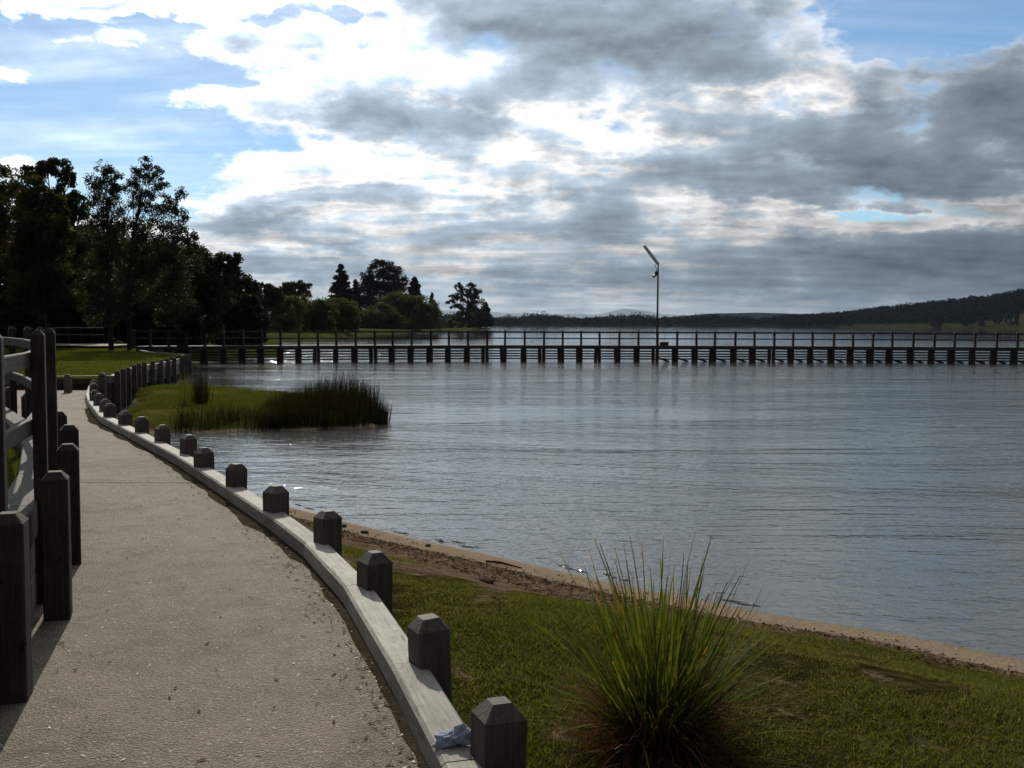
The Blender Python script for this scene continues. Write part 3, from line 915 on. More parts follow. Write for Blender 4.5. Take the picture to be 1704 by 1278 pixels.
# ------------------------------------------------------------------ jetty
post_u = [223, 250, 281, 311, 341, 372, 404, 435.5, 467, 497.5, 529, 559.7, 592, 623.7, 653.5, 685, 717, 747, 778.6, 810.5, 840.3, 873, 905, 936, 966.7, 997.5, 1030, 1062, 1094, 1126.4, 1158.5, 1189, 1223, 1255, 1287.8, 1319, 1351.5, 1387, 1418.6, 1451.7, 1484, 1519, 1554, 1587.5, 1621.6, 1657.9, 1692.5, 1727, 1762, 1797, 1832]
JD = lambda u: float(np.interp(u, [223, 400, 600, 840, 1300, 1704, 1832], [54.5, 56.8, 59.2, 61.2, 61.3, 59.6, 58.9]))
DECK = 0.36
J = []
for u in post_u:
    D = JD(u); J.append(Vector(((u - CX) / F * D * 1.0, D, 0)))
jetty = empty('timber_jetty', (J[20].x, J[20].y, WATER), 'long dark timber jetty with post and rail handrail crossing the lake', 'jetty')
jp = post_mesh('rail_post', 0.125, 0.93, 0.07, 0.045, 0.005, -0.2)
pile = post_mesh('pile', 0.19, 0.83, 0.002, 0.001, 0.02, -1.2)
for k, p in enumerate(J):
    obj('rail_post', jp, 'jetty_post_wood', jetty, (p.x, p.y, DECK - random.uniform(0, .03)), Euler((random.uniform(-.02, .02), random.uniform(-.02, .02), 0)))
    jr = lambda q: random.uniform(-q, q)
    obj('pile', pile, 'jetty_post_wood', jetty, (p.x + jr(.02), p.y + 0.16, WATER), Euler((jr(.03), jr(.03), jr(.2))))
    obj('pile', pile, 'jetty_post_wood', jetty, (p.x - 0.17 - 0.05 * (k % 3 == 1) + jr(.03), p.y + 0.20, WATER), Euler((jr(.04), jr(.04), jr(.2))))
for k in range(0, len(J) - 1, 2):
    a, b_ = J[k], J[min(k + 2, len(J) - 1)]
    mid = J[min(k + 1, len(J) - 1)]
    for (p, q) in ((a, b_),):
        up = Vector((0, 0.02, 0))
        place_beam('top_rail', p + up + Vector((0, 0.06, DECK + 0.79)), q + up + Vector((0, 0.06, DECK + 0.79)), 0.05, 0.10, 'jetty_wood', jetty, -0.02, 0.004)
        place_beam('mid_rail', p + up + Vector((0, 0.06, DECK + 0.42)), q + up + Vector((0, 0.06, DECK + 0.42)), 0.045, 0.075, 'jetty_wood', jetty, -0.02, 0.004)
        place_beam('fascia', p + Vector((0, -0.09, DECK - 0.09)), q + Vector((0, -0.09, DECK - 0.09)), 0.06, 0.19, 'jetty_wood', jetty, -0.01, 0.004)
        for zc in (0.02, -0.14, -0.285, -0.44):
            place_beam('screen_board', p + Vector((0, 0.28, zc)), q + Vector((0, 0.28, zc)), 0.04, 0.085, 'jetty_wood', jetty, -0.02, 0.004)
for k in range(len(J) - 1):
    a, b_ = J[k], J[k + 1]
    # deck planks between two posts, as one panel of boards
    V, Fc = [], []
    for i in range(8):
        f0, f1 = (i + 0.04) / 8, (i + 0.96) / 8
        p0, p1 = a.lerp(b_, f0), a.lerp(b_, f1)
        n0 = len(V)
        for z in (DECK - 0.045, DECK + 0.002 * (i % 3)):
            V += [(p0.x, p0.y - 0.04, z), (p1.x, p1.y - 0.04, z), (p1.x, p1.y + 1.9, z), (p0.x, p0.y + 1.9, z)]
        Fc += [tuple(n0 + i_ for i_ in q) for q in ((3, 2, 1, 0), (4, 5, 6, 7), (0, 1, 5, 4), (1, 2, 6, 5), (2, 3, 7, 6), (3, 0, 4, 7))]
    c = (a + b_) / 2
    me = mesh('deck', np.array(V) - np.array([c.x, c.y, 0]), Fc)
    obj('deck', me, 'jetty_wood', jetty, (c.x, c.y, 0))
    if post_u[k] > 1080:
        place_beam('brace', a + Vector((0.02, 0.45, -0.36)), a.lerp(b_, 0.66) + Vector((0, 0.5, -0.60)), 0.12, 0.11, 'jetty_wood', jetty, 0, 0.01)
for k in range(0, len(J) - 2, 2):
    place_beam('bearer', J[k] + Vector((0, 1.6, DECK - 0.15)), J[k + 2] + Vector((0, 1.6, DECK - 0.15)), 0.08, 0.2, 'jetty_wood', jetty, 0, 0.01)

# box on the deck
bp = at(1105, 574.5, JD(1105) + 0.35)
bx = empty('equipment_box', (bp.x, bp.y, DECK + 0.008), 'small dark box on the jetty deck at the foot of the lamp', 'box')
obj('case', post_mesh('case', 0.50, 0.17, 0.01, 0.01, 0.015, 0.0, 0.32), 'box_paint', bx, (bp.x, bp.y, DECK + 0.008))
obj('lid', post_mesh('lid', 0.54, 0.05, 0.015, 0.02, 0.015, 0.0, 0.36), 'box_paint', bx, (bp.x, bp.y, DECK + 0.178))

# solar lamp
lx = at(1093.5, 575, JD(1093) + 0.22)
LX, LY = lx.x, lx.y
s_px = JD(1093) / F
lamp = empty('solar_lamp', (LX, LY, DECK), 'tall thin solar lamp post with tilted panel rising from the jetty', 'lamp')
H = 4.9
V, Fc = tube([(0, 0, 0), (0, 0, 1.6), (0, 0, H)], [0.085, 0.062, 0.052], 10)
obj('pole', mesh('pole', V, Fc, smooth=True), 'dark_metal', lamp, (LX, LY, DECK))
obj('base_plate', post_mesh('base_plate', 0.26, 0.02, 0.004, 0.004, 0.02), 'dark_metal', lamp, (LX, LY, DECK + 0.003))
ax = Vector((-0.60, 0.10, 0.79)).normalized(); wdv = Vector((0.33, 0.90, 0.16)); wdv = (wdv - ax * wdv.dot(ax)).normalized()
nv = ax.cross(wdv)
rot = Matrix((ax, wdv, nv)).transposed().to_euler()
pc = Vector((LX, LY, DECK + H)) + ax * 0.66
pf = obj('panel_frame', beam_mesh('panel_frame', 1.40, 0.58, 0.05, 0.006), 'panel_back', lamp, pc, rot)
obj('solar_panel', beam_mesh('solar_panel', 1.34, 0.53, 0.012, 0.002), 'panel_glass', lamp, pc + nv * 0.032, rot)
V, Fc = tube([(0, 0, 0), (-0.02, -0.02, 0.25), (-0.10, 0.0, 0.42)], [0.02, 0.02, 0.02], 6)
obj('bracket', mesh('bracket', [Vector(v) + Vector((-0.10, 0, 0)) for v in V], Fc), 'dark_metal', lamp, (LX, LY, DECK + H - 0.45))
obj('battery_box', post_mesh('battery_box', 0.17, 0.20, 0.03, 0.03, 0.015, 0, 0.14), 'dark_metal', lamp, (LX - 0.11, LY - 0.02, DECK + H - 0.64))
V, Fc = tube([(0, 0, 0.06), (-0.10, -0.02, 0.03), (-0.30, -0.04, -0.04)], [0.05, 0.075, 0.04], 8)
hd = obj('lamp_head', mesh('lamp_head', V, Fc, smooth=True), 'galv', lamp, (LX - 0.06, LY - 0.04, DECK + H - 0.72))
V, Fc = tube([(-0.08, 0, 0), (-0.16, 0, -0.035), (-0.30, -0.02, -0.07)], [0.04, 0.06, 0.03], 8)
l2 = obj('lens', mesh('lens', V, Fc, smooth=True), 'lens', None, (0, -0.01, -0.03)); l2.parent = hd

# pale handrail behind the lawn
h0, h1 = at(96, 545, 57), at(172, 545.5, 59)
hr_ = empty('metal_handrail', (h0.x, h0.y, 0.4), 'pale metal handrail at the back of the lawn under the trees', 'handrail')
zt = h0.z
V, Fc = join([tube([h0 + Vector((-0.9, -1.2, -0.28)), h0, h1], [0.028] * 3, 6)])
obj('top_rail', mesh('top_rail', np.array([tuple(v) for v in V]) - np.array([h0.x, h0.y, 0.4]), Fc), 'galv', hr_, h0 * 1 + Vector((0, 0, 0.4 - h0.z)))
V, Fc = tube([h0 + Vector((-0.9, -1.2, -0.68)), h0 + Vector((0, 0, -0.4)), h1 + Vector((0, 0, -0.4))], [0.018] * 3, 6)
obj('mid_rail', mesh('mid_rail', np.array([tuple(v) for v in V]) - np.array([h0.x, h0.y, 0.4]), Fc), 'galv', hr_, h0 * 1 + Vector((0, 0, 0.4 - h0.z)))
for k in range(5):
    p = h0.lerp(h1, k / 4)
    V, Fc = tube([(0, 0, 0.3 - p.z), (0, 0, 0)], [0.022] * 2, 6)
    obj('stanchion', mesh('stanchion', V, Fc), 'dark_metal', hr_, p)


# ------------------------------------------------------------------ vegetation
def unit(n, r_):
    v = r_.normal(size=(n, 3)); return v / np.linalg.norm(v, axis=1)[:, None]


def leaf_cards(P, L, W, r_, droop=0.0, up=None):
    n = len(P)
    a = unit(n, r_)
    if droop: a[:, 2] -= droop
    if up is not None: a = a + up
    a /= np.linalg.norm(a, axis=1)[:, None]
    b_ = np.cross(a, unit(n, r_)); b_ /= np.linalg.norm(b_, axis=1)[:, None] + 1e-9
    l = (L * r_.uniform(0.6, 1.3, n))[:, None]; wd = (W * r_.uniform(0.6, 1.3, n))[:, None]
    V = np.stack([P - a * l / 2, P + b_ * wd / 2 - a * l * 0.08, P + a * l / 2, P - b_ * wd / 2 - a * l * 0.08], 1).reshape(-1, 3)
    Fc = np.arange(n * 4).reshape(n, 4)
    return V, Fc


def clump_pts(clumps, n, r_, sub=9, subr=0.38, hollow=0.45):
    """leaf positions in small tufts spread over the clumps"""
    C = np.array([c[0] for c in clumps]); Rr = np.array([c[1] for c in clumps])
    vol = np.prod(Rr, axis=1) ** (2 / 3); wts = vol / vol.sum()
    out = []
    for k in range(len(C)):
        ns = max(3, int(sub * (1.0 + 0.0 * vol[k])))
        d = unit(ns, r_) * (r_.uniform(0.35, 1.0, ns) ** hollow)[:, None]
        sc_ = C[k] + d * Rr[k]
        m_ = int(n * wts[k])
        ch = r_.integers(0, ns, m_)
        dd = unit(m_, r_) * (r_.uniform(0, 1, m_) ** 0.5)[:, None]
        szs = r_.uniform(0.6, 1.25, ns)
        out.append(sc_[ch] + dd * Rr[k] * subr * szs[ch][:, None])
    return np.concatenate(out)


def tree(name, label, cat, base, clumps, n, leaf, m, seed, trunk_r=0.15, group=None, droop=0.2, sub=18, subr=0.46, forks=True, lean=0.0, crown_name='crown'):
    """base (x,y,z); clumps [(centre, radii)] in metres"""
    r_ = np.random.default_rng(seed)
    b0 = Vector(base)
    root = empty(name, b0, label, cat, group)
    cs = [(np.array(c, dtype=float), np.array(rd, dtype=float)) for c, rd in clumps]
    top = max(c[2] + rd[2] * 0.6 for c, rd in cs)
    cx = float(np.mean([c[0] for c, _ in cs])); cy = float(np.mean([c[1] for c, _ in cs]))
    tubes = []
    hgt = top - b0.z
    tx = b0.x + (cx - b0.x) * 0.7
    path = [b0 + Vector((0, 0, -0.3)), Vector((b0.x + (tx - b0.x) * .15 + r_.normal() * .02 * hgt, b0.y, b0.z + hgt * .33)), Vector((b0.x + (tx - b0.x) * .5 + r_.normal() * .02 * hgt, b0.y + (cy - b0.y) * .4, b0.z + hgt * .62)), Vector((tx, cy, b0.z + hgt * .9))]
    tubes.append(tube(path, [trunk_r * 1.2, trunk_r * .85, trunk_r * .55, trunk_r * .12], 7))
    if forks:
        for c, rd in cs:
            f = min(0.85, max(0.2, (c[2] - b0.z) / hgt - 0.22))
            k = f * 3; i = min(2, int(k)); s0 = path[i].lerp(path[i + 1], min(1, k - i)) if f > 0 else path[0]
            e = Vector(c) + Vector((0, 0, rd[2] * .3))
            md = s0.lerp(e, 0.5) + Vector((0, 0, -0.06 * (e - s0).length))
            rr_ = trunk_r * (0.45 - 0.25 * f)
            tubes.append(tube([s0, md, e], [rr_, rr_ * .7, rr_ * .2], 5))
            for _ in range(3):
                e2 = Vector(c + unit(1, r_)[0] * rd * 0.8)
                tubes.append(tube([md.lerp(e, .4), e2], [rr_ * .4, rr_ * .1], 4))
    V, Fc = join(tubes)
    obj('trunk', mesh('trunk', np.array(V) - np.array(b0), Fc, smooth=True), 'bark', root, b0)
    P = clump_pts(cs, n, r_, sub, subr)
    P = P[P[:, 2] > b0.z - 0.1]
    V, Fc = leaf_cards(P - np.array(b0), leaf[0], leaf[1], r_, droop)
    obj(crown_name, mesh(crown_name, V, Fc), m, root, b0)
    return root


def px_clumps(D, lst, dr=1.0, seed=0, spread=0.5):
    """(u, v, ru, rv) in photograph pixels at distance D, each a rounded clump with its own depth"""
    r_ = np.random.default_rng(seed + 100); out = []
    for (u, v, ru, rv) in lst:
        dd = r_.uniform(-1, 1) * spread * ru * D / F * 1.5
        p = at(u, v, D + dd); k = (D + dd) / F
        k *= 1.08
        out.append(((p.x, p.y, p.z), (ru * k, (ru + rv) / 2 * k * dr, rv * k)))
    return out


def gbase(u, v, D, z):
    p = at(u, v, D); return (p.x, D, z)


G_L = 'trees on the left shore'
# tall trees at the back of the lawn
tree('gum_tree', 'big gum cut by the left photo edge, with a brownish rounded crown', 'tree', gbase(-25, 560, 56, 0.4),
     px_clumps(56, [(-15, 300, 38, 36), (10, 345, 36, 40), (-40, 350, 40, 45), (15, 410, 38, 36), (-25, 430, 45, 40), (20, 470, 35, 30)], seed=1), 34000, (0.20, 0.095), 'leaf_gold', 1, 0.28, G_L)
tree('gold_tree', 'bushy golden-tinted tree behind the left fence posts', 'tree', gbase(70, 560, 52, 0.4),
     px_clumps(52, [(62, 322, 24, 22), (50, 355, 26, 28), (85, 350, 24, 26), (66, 395, 34, 32), (100, 395, 20, 28), (40, 425, 26, 28), (85, 440, 34, 30), (60, 480, 40, 28), (100, 490, 28, 26)], seed=2), 42000, (0.17, 0.085), 'leaf_gold', 2, 0.2, G_L)
tree('gum_tree', 'gum with a curling rounded crown, showing sky gaps, left of the two thin trees', 'tree', gbase(105, 565, 60, 0.4),
     px_clumps(60, [(52, 290, 18, 12), (78, 284, 16, 13), (98, 279, 20, 12), (112, 300, 12, 14), (108, 322, 14, 14), (128, 338, 18, 16), (118, 360, 22, 16), (140, 352, 8, 12), (90, 345, 24, 26), (120, 405, 30, 26), (95, 450, 40, 36), (140, 470, 30, 36), (110, 510, 44, 26)], seed=3), 42000, (0.19, 0.09), 'leaf_gum', 3, 0.24, G_L)
tree('thin_tree', 'left one of the two tall thin trees, its dark trunk on the lawn', 'tree', gbase(186, 580, 49.5, 0.30),
     px_clumps(49.5, [(172, 280, 10, 12), (186, 290, 14, 9), (160, 303, 15, 11), (178, 312, 18, 12), (196, 320, 13, 11), (165, 335, 18, 12), (184, 348, 22, 13), (160, 368, 14, 12), (195, 372, 20, 14), (172, 392, 24, 15), (190, 415, 26, 16), (165, 425, 20, 14), (180, 455, 30, 18), (158, 480, 24, 18), (195, 490, 26, 20), (175, 520, 32, 18)], seed=4), 21000, (0.13, 0.06), 'leaf_thin', 4, 0.115, G_L, sub=14, subr=0.62)
tree('thin_tree', 'right one of the two tall thin trees, tallest and most open crown', 'tree', gbase(216, 581, 50.5, 0.30),
     px_clumps(50.5, [(243, 272, 9, 10), (226, 284, 12, 8), (256, 286, 12, 9), (238, 300, 16, 10), (266, 305, 12, 8), (222, 312, 13, 10), (250, 322, 20, 11), (282, 335, 12, 9), (230, 340, 16, 12), (302, 326, 8, 10), (266, 352, 22, 12), (296, 360, 14, 14), (236, 372, 20, 13), (275, 385, 24, 14), (305, 394, 16, 14), (245, 405, 26, 16), (285, 420, 26, 16), (322, 400, 10, 12), (225, 440, 24, 18), (265, 450, 34, 20), (310, 445, 24, 20), (235, 490, 30, 20), (285, 495, 34, 24)], seed=5), 28000, (0.13, 0.06), 'leaf_thin', 5, 0.11, G_L, sub=14, subr=0.62)
tree('gum_tree', 'dark leaning gum whose crown steps down toward the water right of the thin trees', 'tree', gbase(300, 570, 56, 0.3),
     px_clumps(56, [(318, 430, 24, 20), (345, 438, 20, 18), (372, 440, 18, 14), (388, 432, 12, 10), (384, 450, 12, 12), (350, 470, 28, 22), (320, 480, 30, 28), (362, 500, 26, 20), (300, 520, 34, 26), (335, 530, 34, 22)], seed=6), 36000, (0.17, 0.085), 'leaf_gum', 6, 0.22, G_L)
U = [('dark_shrub', 'near-black rounded shrub where the wooded shore meets the jetty', 'shrub', 402, 62, [(402, 512, 30, 20), (385, 530, 26, 20), (420, 532, 22, 22), (400, 545, 36, 16), (378, 500, 14, 12), (390, 562, 34, 13), (420, 560, 18, 14)], 'leaf_dark', 11),
     ('understory_shrub', 'dark undergrowth below the gum at the left photo edge', 'shrub', 15, 58, [(10, 480, 44, 40), (-30, 510, 40, 34), (40, 520, 44, 30), (0, 540, 60, 22), (20, 562, 60, 14), (55, 500, 30, 30)], 'leaf_dark', 12),
     ('understory_shrub', 'dark undergrowth behind the pale metal handrail', 'shrub', 120, 64, [(110, 475, 46, 40), (150, 485, 42, 40), (80, 515, 46, 30), (125, 535, 60, 22), (100, 552, 50, 16), (150, 550, 40, 18), (120, 564, 50, 12)], 'leaf_dark', 13),
     ('understory_shrub', 'dark undergrowth behind the two thin trunks', 'shrub', 210, 66, [(200, 460, 42, 40), (240, 480, 42, 40), (180, 510, 44, 34), (225, 530, 60, 26), (205, 555, 60, 15), (250, 552, 40, 18)], 'leaf_dark', 14),
     ('understory_shrub', 'dark undergrowth behind the leaning gum by the jetty end', 'shrub', 300, 68, [(285, 470, 40, 40), (322, 500, 42, 36), (265, 520, 44, 32), (345, 530, 46, 26), (300, 545, 60, 22), (290, 564, 60, 12), (350, 560, 46, 15)], 'leaf_dark', 15)]
for nm, lb, ct, u, D, cl_, mt_, sd in U:
    tree(nm, lb, ct, gbase(u, 560, D, 0.3), px_clumps(D, cl_, seed=sd), 26000, (0.24, 0.13), mt_, sd, 0.12, 'shrubs on the left shore', sub=22, subr=0.42)
tree('back_gum', 'dense gum crown filling the gap behind the two thin trees', 'tree', gbase(235, 562, 70, 0.5),
     px_clumps(70, [(160, 400, 34, 30), (200, 410, 34, 34), (240, 425, 36, 34), (285, 440, 34, 30), (150, 440, 36, 34), (215, 455, 44, 36), (270, 470, 40, 34), (320, 465, 28, 28), (130, 380, 24, 26)], seed=16), 42000, (0.22, 0.11), 'leaf_gum', 16, 0.28, G_L)
tree('back_gum', 'dense gum crown behind the golden tree at far left', 'tree', gbase(60, 562, 68, 0.5),
     px_clumps(68, [(25, 380, 36, 34), (70, 400, 40, 36), (110, 420, 36, 34), (20, 440, 40, 36), (75, 455, 44, 36)], seed=17), 30000, (0.22, 0.11), 'leaf_gum', 17, 0.28, G_L)
# further along the left shore
tree('gum_tree', 'mid-distance gum just right of the leaning gum, above the black shrub', 'tree', gbase(395, 555, 92, 1.0),
     px_clumps(92, [(395, 466, 20, 14), (412, 478, 14, 14), (380, 480, 20, 16), (400, 500, 28, 18), (425, 490, 12, 12)], seed=21), 15000, (0.28, 0.14), 'leaf_gum', 21, 0.25, G_L)
tree('gum_tree', 'low sparse gum with a small bare top between two gums on the left shore', 'tree', gbase(440, 550, 118, 1.2),
     px_clumps(118, [(440, 482, 14, 9), (432, 474, 6, 4), (455, 488, 14, 8), (425, 492, 16, 10), (445, 500, 24, 10)], seed=22), 9000, (0.32, 0.16), 'leaf_gum', 22, 0.25, G_L)
tree('gum_tree', 'umbrella-topped gum with a spreading flat crown above the willows', 'tree', gbase(488, 552, 185, 1.5),
     px_clumps(185, [(492, 472, 12, 6), (478, 479, 12, 7), (506, 477, 11, 5), (490, 485, 20, 8), (508, 489, 8, 6), (482, 494, 14, 8), (513, 474, 6, 3)], seed=23), 8000, (0.42, 0.2), 'leaf_gum', 23, 0.35, G_L)
G_W = 'round willows on the left shore'
tree('willow', 'leftmost round pale green willow on the shore behind the jetty', 'willow', gbase(462, 553, 160, 0.4),
     px_clumps(160, [(458, 515, 26, 20), (438, 525, 22, 22), (485, 520, 22, 22), (465, 540, 36, 14)], seed=31), 24000, (0.36, 0.17), 'leaf_willow', 31, 0.3, G_W, 0.5, 30, 0.40)
tree('willow', 'middle willow of the left pale green row, behind the jetty', 'willow', gbase(520, 552, 172, 0.4),
     px_clumps(172, [(518, 512, 22, 17), (505, 528, 22, 20), (538, 524, 22, 20), (520, 542, 34, 12)], seed=32), 22000, (0.38, 0.18), 'leaf_willow', 32, 0.3, G_W, 0.5, 30, 0.40)
tree('willow', 'willow at the right end of the left row, left of a gap of bright grass', 'willow', gbase(570, 551, 186, 0.4),
     px_clumps(186, [(566, 515, 24, 17), (585, 528, 16, 18), (550, 530, 22, 18), (570, 542, 28, 11)], seed=33), 22000, (0.40, 0.19), 'leaf_willow', 33, 0.3, G_W, 0.5, 30, 0.40)
tree('willow', 'small front dome of the big willow pair below the tall pine', 'willow', gbase(628, 551, 290, 0.4),
     px_clumps(290, [(630, 522, 24, 15), (612, 534, 16, 15), (645, 536, 24, 14), (626, 544, 26, 9)], seed=34), 20000, (0.6, 0.28), 'leaf_willow', 34, 0.4, G_W, 0.5, 30, 0.40)
tree('willow', 'largest round willow, its broad dome below the tall pine', 'willow', gbase(680, 551, 305, 0.4),
     px_clumps(305, [(660, 502, 28, 14), (692, 506, 26, 14), (715, 524, 16, 18), (678, 524, 34, 16), (650, 520, 22, 14), (695, 540, 36, 12)], seed=35), 32000, (0.6, 0.28), 'leaf_willow', 35, 0.4, G_W, 0.5, 30, 0.40)


def conifer(name, label, u, vb, D, vt, half, seed, n=5000, lf=(1.1, 0.42), m='leaf_pine', z=0.5, group='conifers on the left shore', power=0.72):
    r_ = np.random.default_rng(seed)
    b0 = at(u, vb, D); tp = at(u, vt, D); b0 = Vector((b0.x, D, z)); Hh = tp.z - z; Rm = half * D / F
    root = empty(name, b0, label, 'conifer', group)
    tubes = [tube([(0, 0, -0.5), (0, 0, Hh * .5), (0, 0, Hh)], [0.02 * Hh, 0.012 * Hh, 0.001 * Hh], 6)]
    P, A = [], []
    nb = 170
    for k in range(nb):
        f = (k + r_.uniform(0, 1)) / nb
        z_ = Hh * (0.06 + 0.94 * f); ln = Rm * (1 - f) ** power * r_.uniform(0.65, 1.12) + 0.02 * Rm
        th = r_.uniform(0, 6.283)
        d = np.array([math.cos(th), math.sin(th), -0.12 + 0.35 * f])
        tubes.append(tube([(0, 0, z_), tuple(np.array([0, 0, z_]) + d * ln)], [0.004 * Hh, 0.001 * Hh], 4))
        m_ = max(10, int(2.6 * n / nb * (0.35 + 1.3 * (1 - f))))
        s_ = r_.uniform(0.15, 1.0, m_) ** 0.7
        q = np.array([0, 0, z_]) + d * ln * s_[:, None] + r_.normal(size=(m_, 3)) * np.array([.07, .07, .045]) * Rm * (0.4 + 0.8 * (1 - f))
        P.append(q); A.append(np.tile(d * 0.9, (m_, 1)))
    V, Fc = join(tubes); obj('trunk', mesh('trunk', V, Fc), 'bark', root, b0)
    V, Fc = leaf_cards(np.concatenate(P), lf[0], lf[1], r_, 0.1, np.concatenate(A))
    obj('crown', mesh('crown', V, Fc), m, root, b0)


conifer('conifer', 'pointed conifer left of the tall rounded pine', 568, 548, 335, 441, 31, 41, 8000)
conifer('conifer', 'narrow dark conifer squeezed between the pointed conifer and the pine', 592, 548, 345, 466, 18, 42, 5000)
conifer('conifer', 'short conifer on the right shoulder of the tall pine', 690, 545, 350, 462, 24, 43, 6000)
conifer('conifer', 'small slim conifer between the largest willow and the point gum', 719, 546, 350, 487, 12, 44, 3000, (0.7, 0.26))
conifer('conifer', 'low conifer at the very tip of the wooded point', 808, 549, 448, 503, 15, 45, 3500, (0.9, 0.34))
tree('pine_tree', 'tallest tree on the far left shore, a dark pine with a rounded dome', 'pine', gbase(640, 548, 340, 0.8),
     px_clumps(340, [(633, 447, 20, 13), (652, 452, 18, 12), (616, 465, 18, 14), (640, 468, 28, 16), (664, 468, 14, 14), (610, 488, 18, 16), (640, 492, 32, 18), (668, 490, 16, 16), (604, 510, 14, 16), (645, 515, 36, 18), (625, 530, 30, 14)], seed=46), 26000, (0.8, 0.34), 'leaf_pine', 46, 0.6, None, 0.0, 20, 0.42)
tree('gum_tree', 'open gum standing alone on the tip of the wooded point', 'tree', gbase(780, 549, 445, 0.4),
     px_clumps(445, [(764, 478, 8, 6), (785, 478, 9, 7), (774, 486, 10, 7), (795, 490, 9, 8), (758, 494, 10, 7), (780, 500, 16, 9), (752, 506, 9, 7), (770, 515, 18, 9), (796, 510, 12, 10), (785, 528, 24, 13), (800, 538, 18, 9), (760, 535, 14, 9)], seed=47), 13000, (0.95, 0.42), 'leaf_gum', 47, 0.6, G_L, 0.2, 14, 0.42)
tree('shore_shrub', 'low olive shrub at the water edge left of the point gum', 'shrub', gbase(748, 550, 400, 0.2),
     px_clumps(400, [(745, 540, 12, 9), (758, 542, 10, 7), (736, 543, 9, 7)], seed=48), 3000, (0.8, 0.34), 'leaf_willow', 48, 0.2, None, 0.2, 10, 0.4)


# far woods: one mass each
def woodland(name, label, pos, hgt, wid, m, seed, per=60, lf=3.0):
    r_ = np.random.default_rng(seed); n = len(pos)
    P = np.repeat(pos, per, axis=0); h = np.repeat(hgt, per); wd = np.repeat(wid, per)
    d = unit(len(P), r_) * (r_.uniform(0, 1, len(P)) ** 0.4)[:, None]
    P = P + np.stack([d[:, 0] * wd, d[:, 1] * wd, h * 0.55 + d[:, 2] * h * 0.45], 1)
    a = unit(len(P), r_); b_ = np.cross(a, unit(len(P), r_)); b_ /= np.linalg.norm(b_, axis=1)[:, None] + 1e-9
    s_ = (lf * r_.uniform(0.5, 1.2, len(P)))[:, None]
    V = np.stack([P - a * s_ * .5, P + b_ * s_ * .35, P + a * s_ * .5, P - b_ * s_ * .35], 1).reshape(-1, 3)
    return tag(obj(name, mesh(name, V, np.arange(len(P) * 4).reshape(-1, 4)), m), label, 'woodland', None, 'stuff')


r_ = np.random.default_rng(77)
n = 900
u = r_.uniform(560, 1460, n); rg = 1500 + r_.uniform(8, 300, n) ** 1.0
a = np.arctan2(u - CX, F)
z = np.array([WATER - 1 + 7 * sstep(q, 1500, 1900) for q in rg])
hh = r_.uniform(9, 17, n) + 2.5 * np.sin(u / 23.0) + np.where(r_.uniform(size=n) > 0.96, 5, 0)
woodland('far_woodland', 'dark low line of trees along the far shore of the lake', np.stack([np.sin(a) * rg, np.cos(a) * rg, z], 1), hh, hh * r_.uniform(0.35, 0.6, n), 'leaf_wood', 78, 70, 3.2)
n = 2600
u = r_.uniform(1300, 2100, n); a = np.arctan2(u - CX, F)
b0 = np.interp(u, [1250, 1500, 1704], [1400, 1250, 1150])
off = r_.uniform(0, 1, n) ** 0.9 * 640 + 15
wdm = np.interp(u, [1395, 1450, 1530, 1600, 1640, 1704, 1900], [8, 80, 130, 130, 170, 270, 300])
keep = (off > wdm) | (u < 1395)
u, a, b0, off = u[keep], a[keep], b0[keep], off[keep]; rg = b0 + off
z = np.array([hill_h(x, q) for x, q in zip(u, rg)])
hh = r_.uniform(8, 15, len(u))
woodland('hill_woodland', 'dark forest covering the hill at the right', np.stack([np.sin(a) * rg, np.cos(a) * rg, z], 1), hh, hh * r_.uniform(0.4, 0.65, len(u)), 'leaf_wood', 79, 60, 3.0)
for k, (u_, D, hh_, wd_, lb) in enumerate([(1412, 1330, 6, 8, 'leftmost small tree at the meadow edge on the far right shore'), (1556, 1235, 8, 11, 'dark rounded tree on the shoreline of the far right meadow'), (1606, 1225, 11, 11, 'dark bushy tree in the middle of the far right meadow'),
                                         (1632, 1215, 7, 6, 'small pale tree just right of the dark tree in the far meadow'), (1660, 1235, 14, 8, 'taller tree at the upper edge of the far right meadow'), (1690, 1190, 17, 3.4, 'slim poplar-like tree near the right photo edge on the far shore'), (1678, 1215, 12, 8, 'rounded tree left of the slim tree on the far right shore')]):
    a_ = math.atan2(u_ - CX, F); x, y = math.sin(a_) * D, math.cos(a_) * D; z_ = float(hill_h(u_, D)) + 0.2
    tree('meadow_tree', lb, 'tree', (x, y, z_), [((x, y, z_ + hh_ * .62), (wd_ * .5, wd_ * .5, hh_ * .4)), ((x - wd_ * .25, y, z_ + hh_ * .4), (wd_ * .4, wd_ * .4, hh_ * .3)), ((x + wd_ * .25, y, z_ + hh_ * .35), (wd_ * .4, wd_ * .4, hh_ * .28))], 700, (1.6, 0.9), 'leaf_wood', 90 + k, 0.25, 'trees in the far meadow', 0.1, 8, 0.4, False)


# ------------------------------------------------------------------ grass, reeds, tussock
def blades(P, h, wd, r_, lean=0.5):
    n = len(P); th = r_.uniform(0, 6.283, n)
    s_ = np.stack([np.cos(th), np.sin(th), np.zeros(n)], 1)
    tl = unit(n, r_) * lean; tl[:, 2] = 1; tl /= np.linalg.norm(tl, axis=1)[:, None]
    tip = P + tl * h[:, None]
    V = np.stack([P - s_ * wd[:, None] / 2, P + s_ * wd[:, None] / 2, tip], 1).reshape(-1, 3)
    return V, np.arange(n * 3).reshape(n, 3)


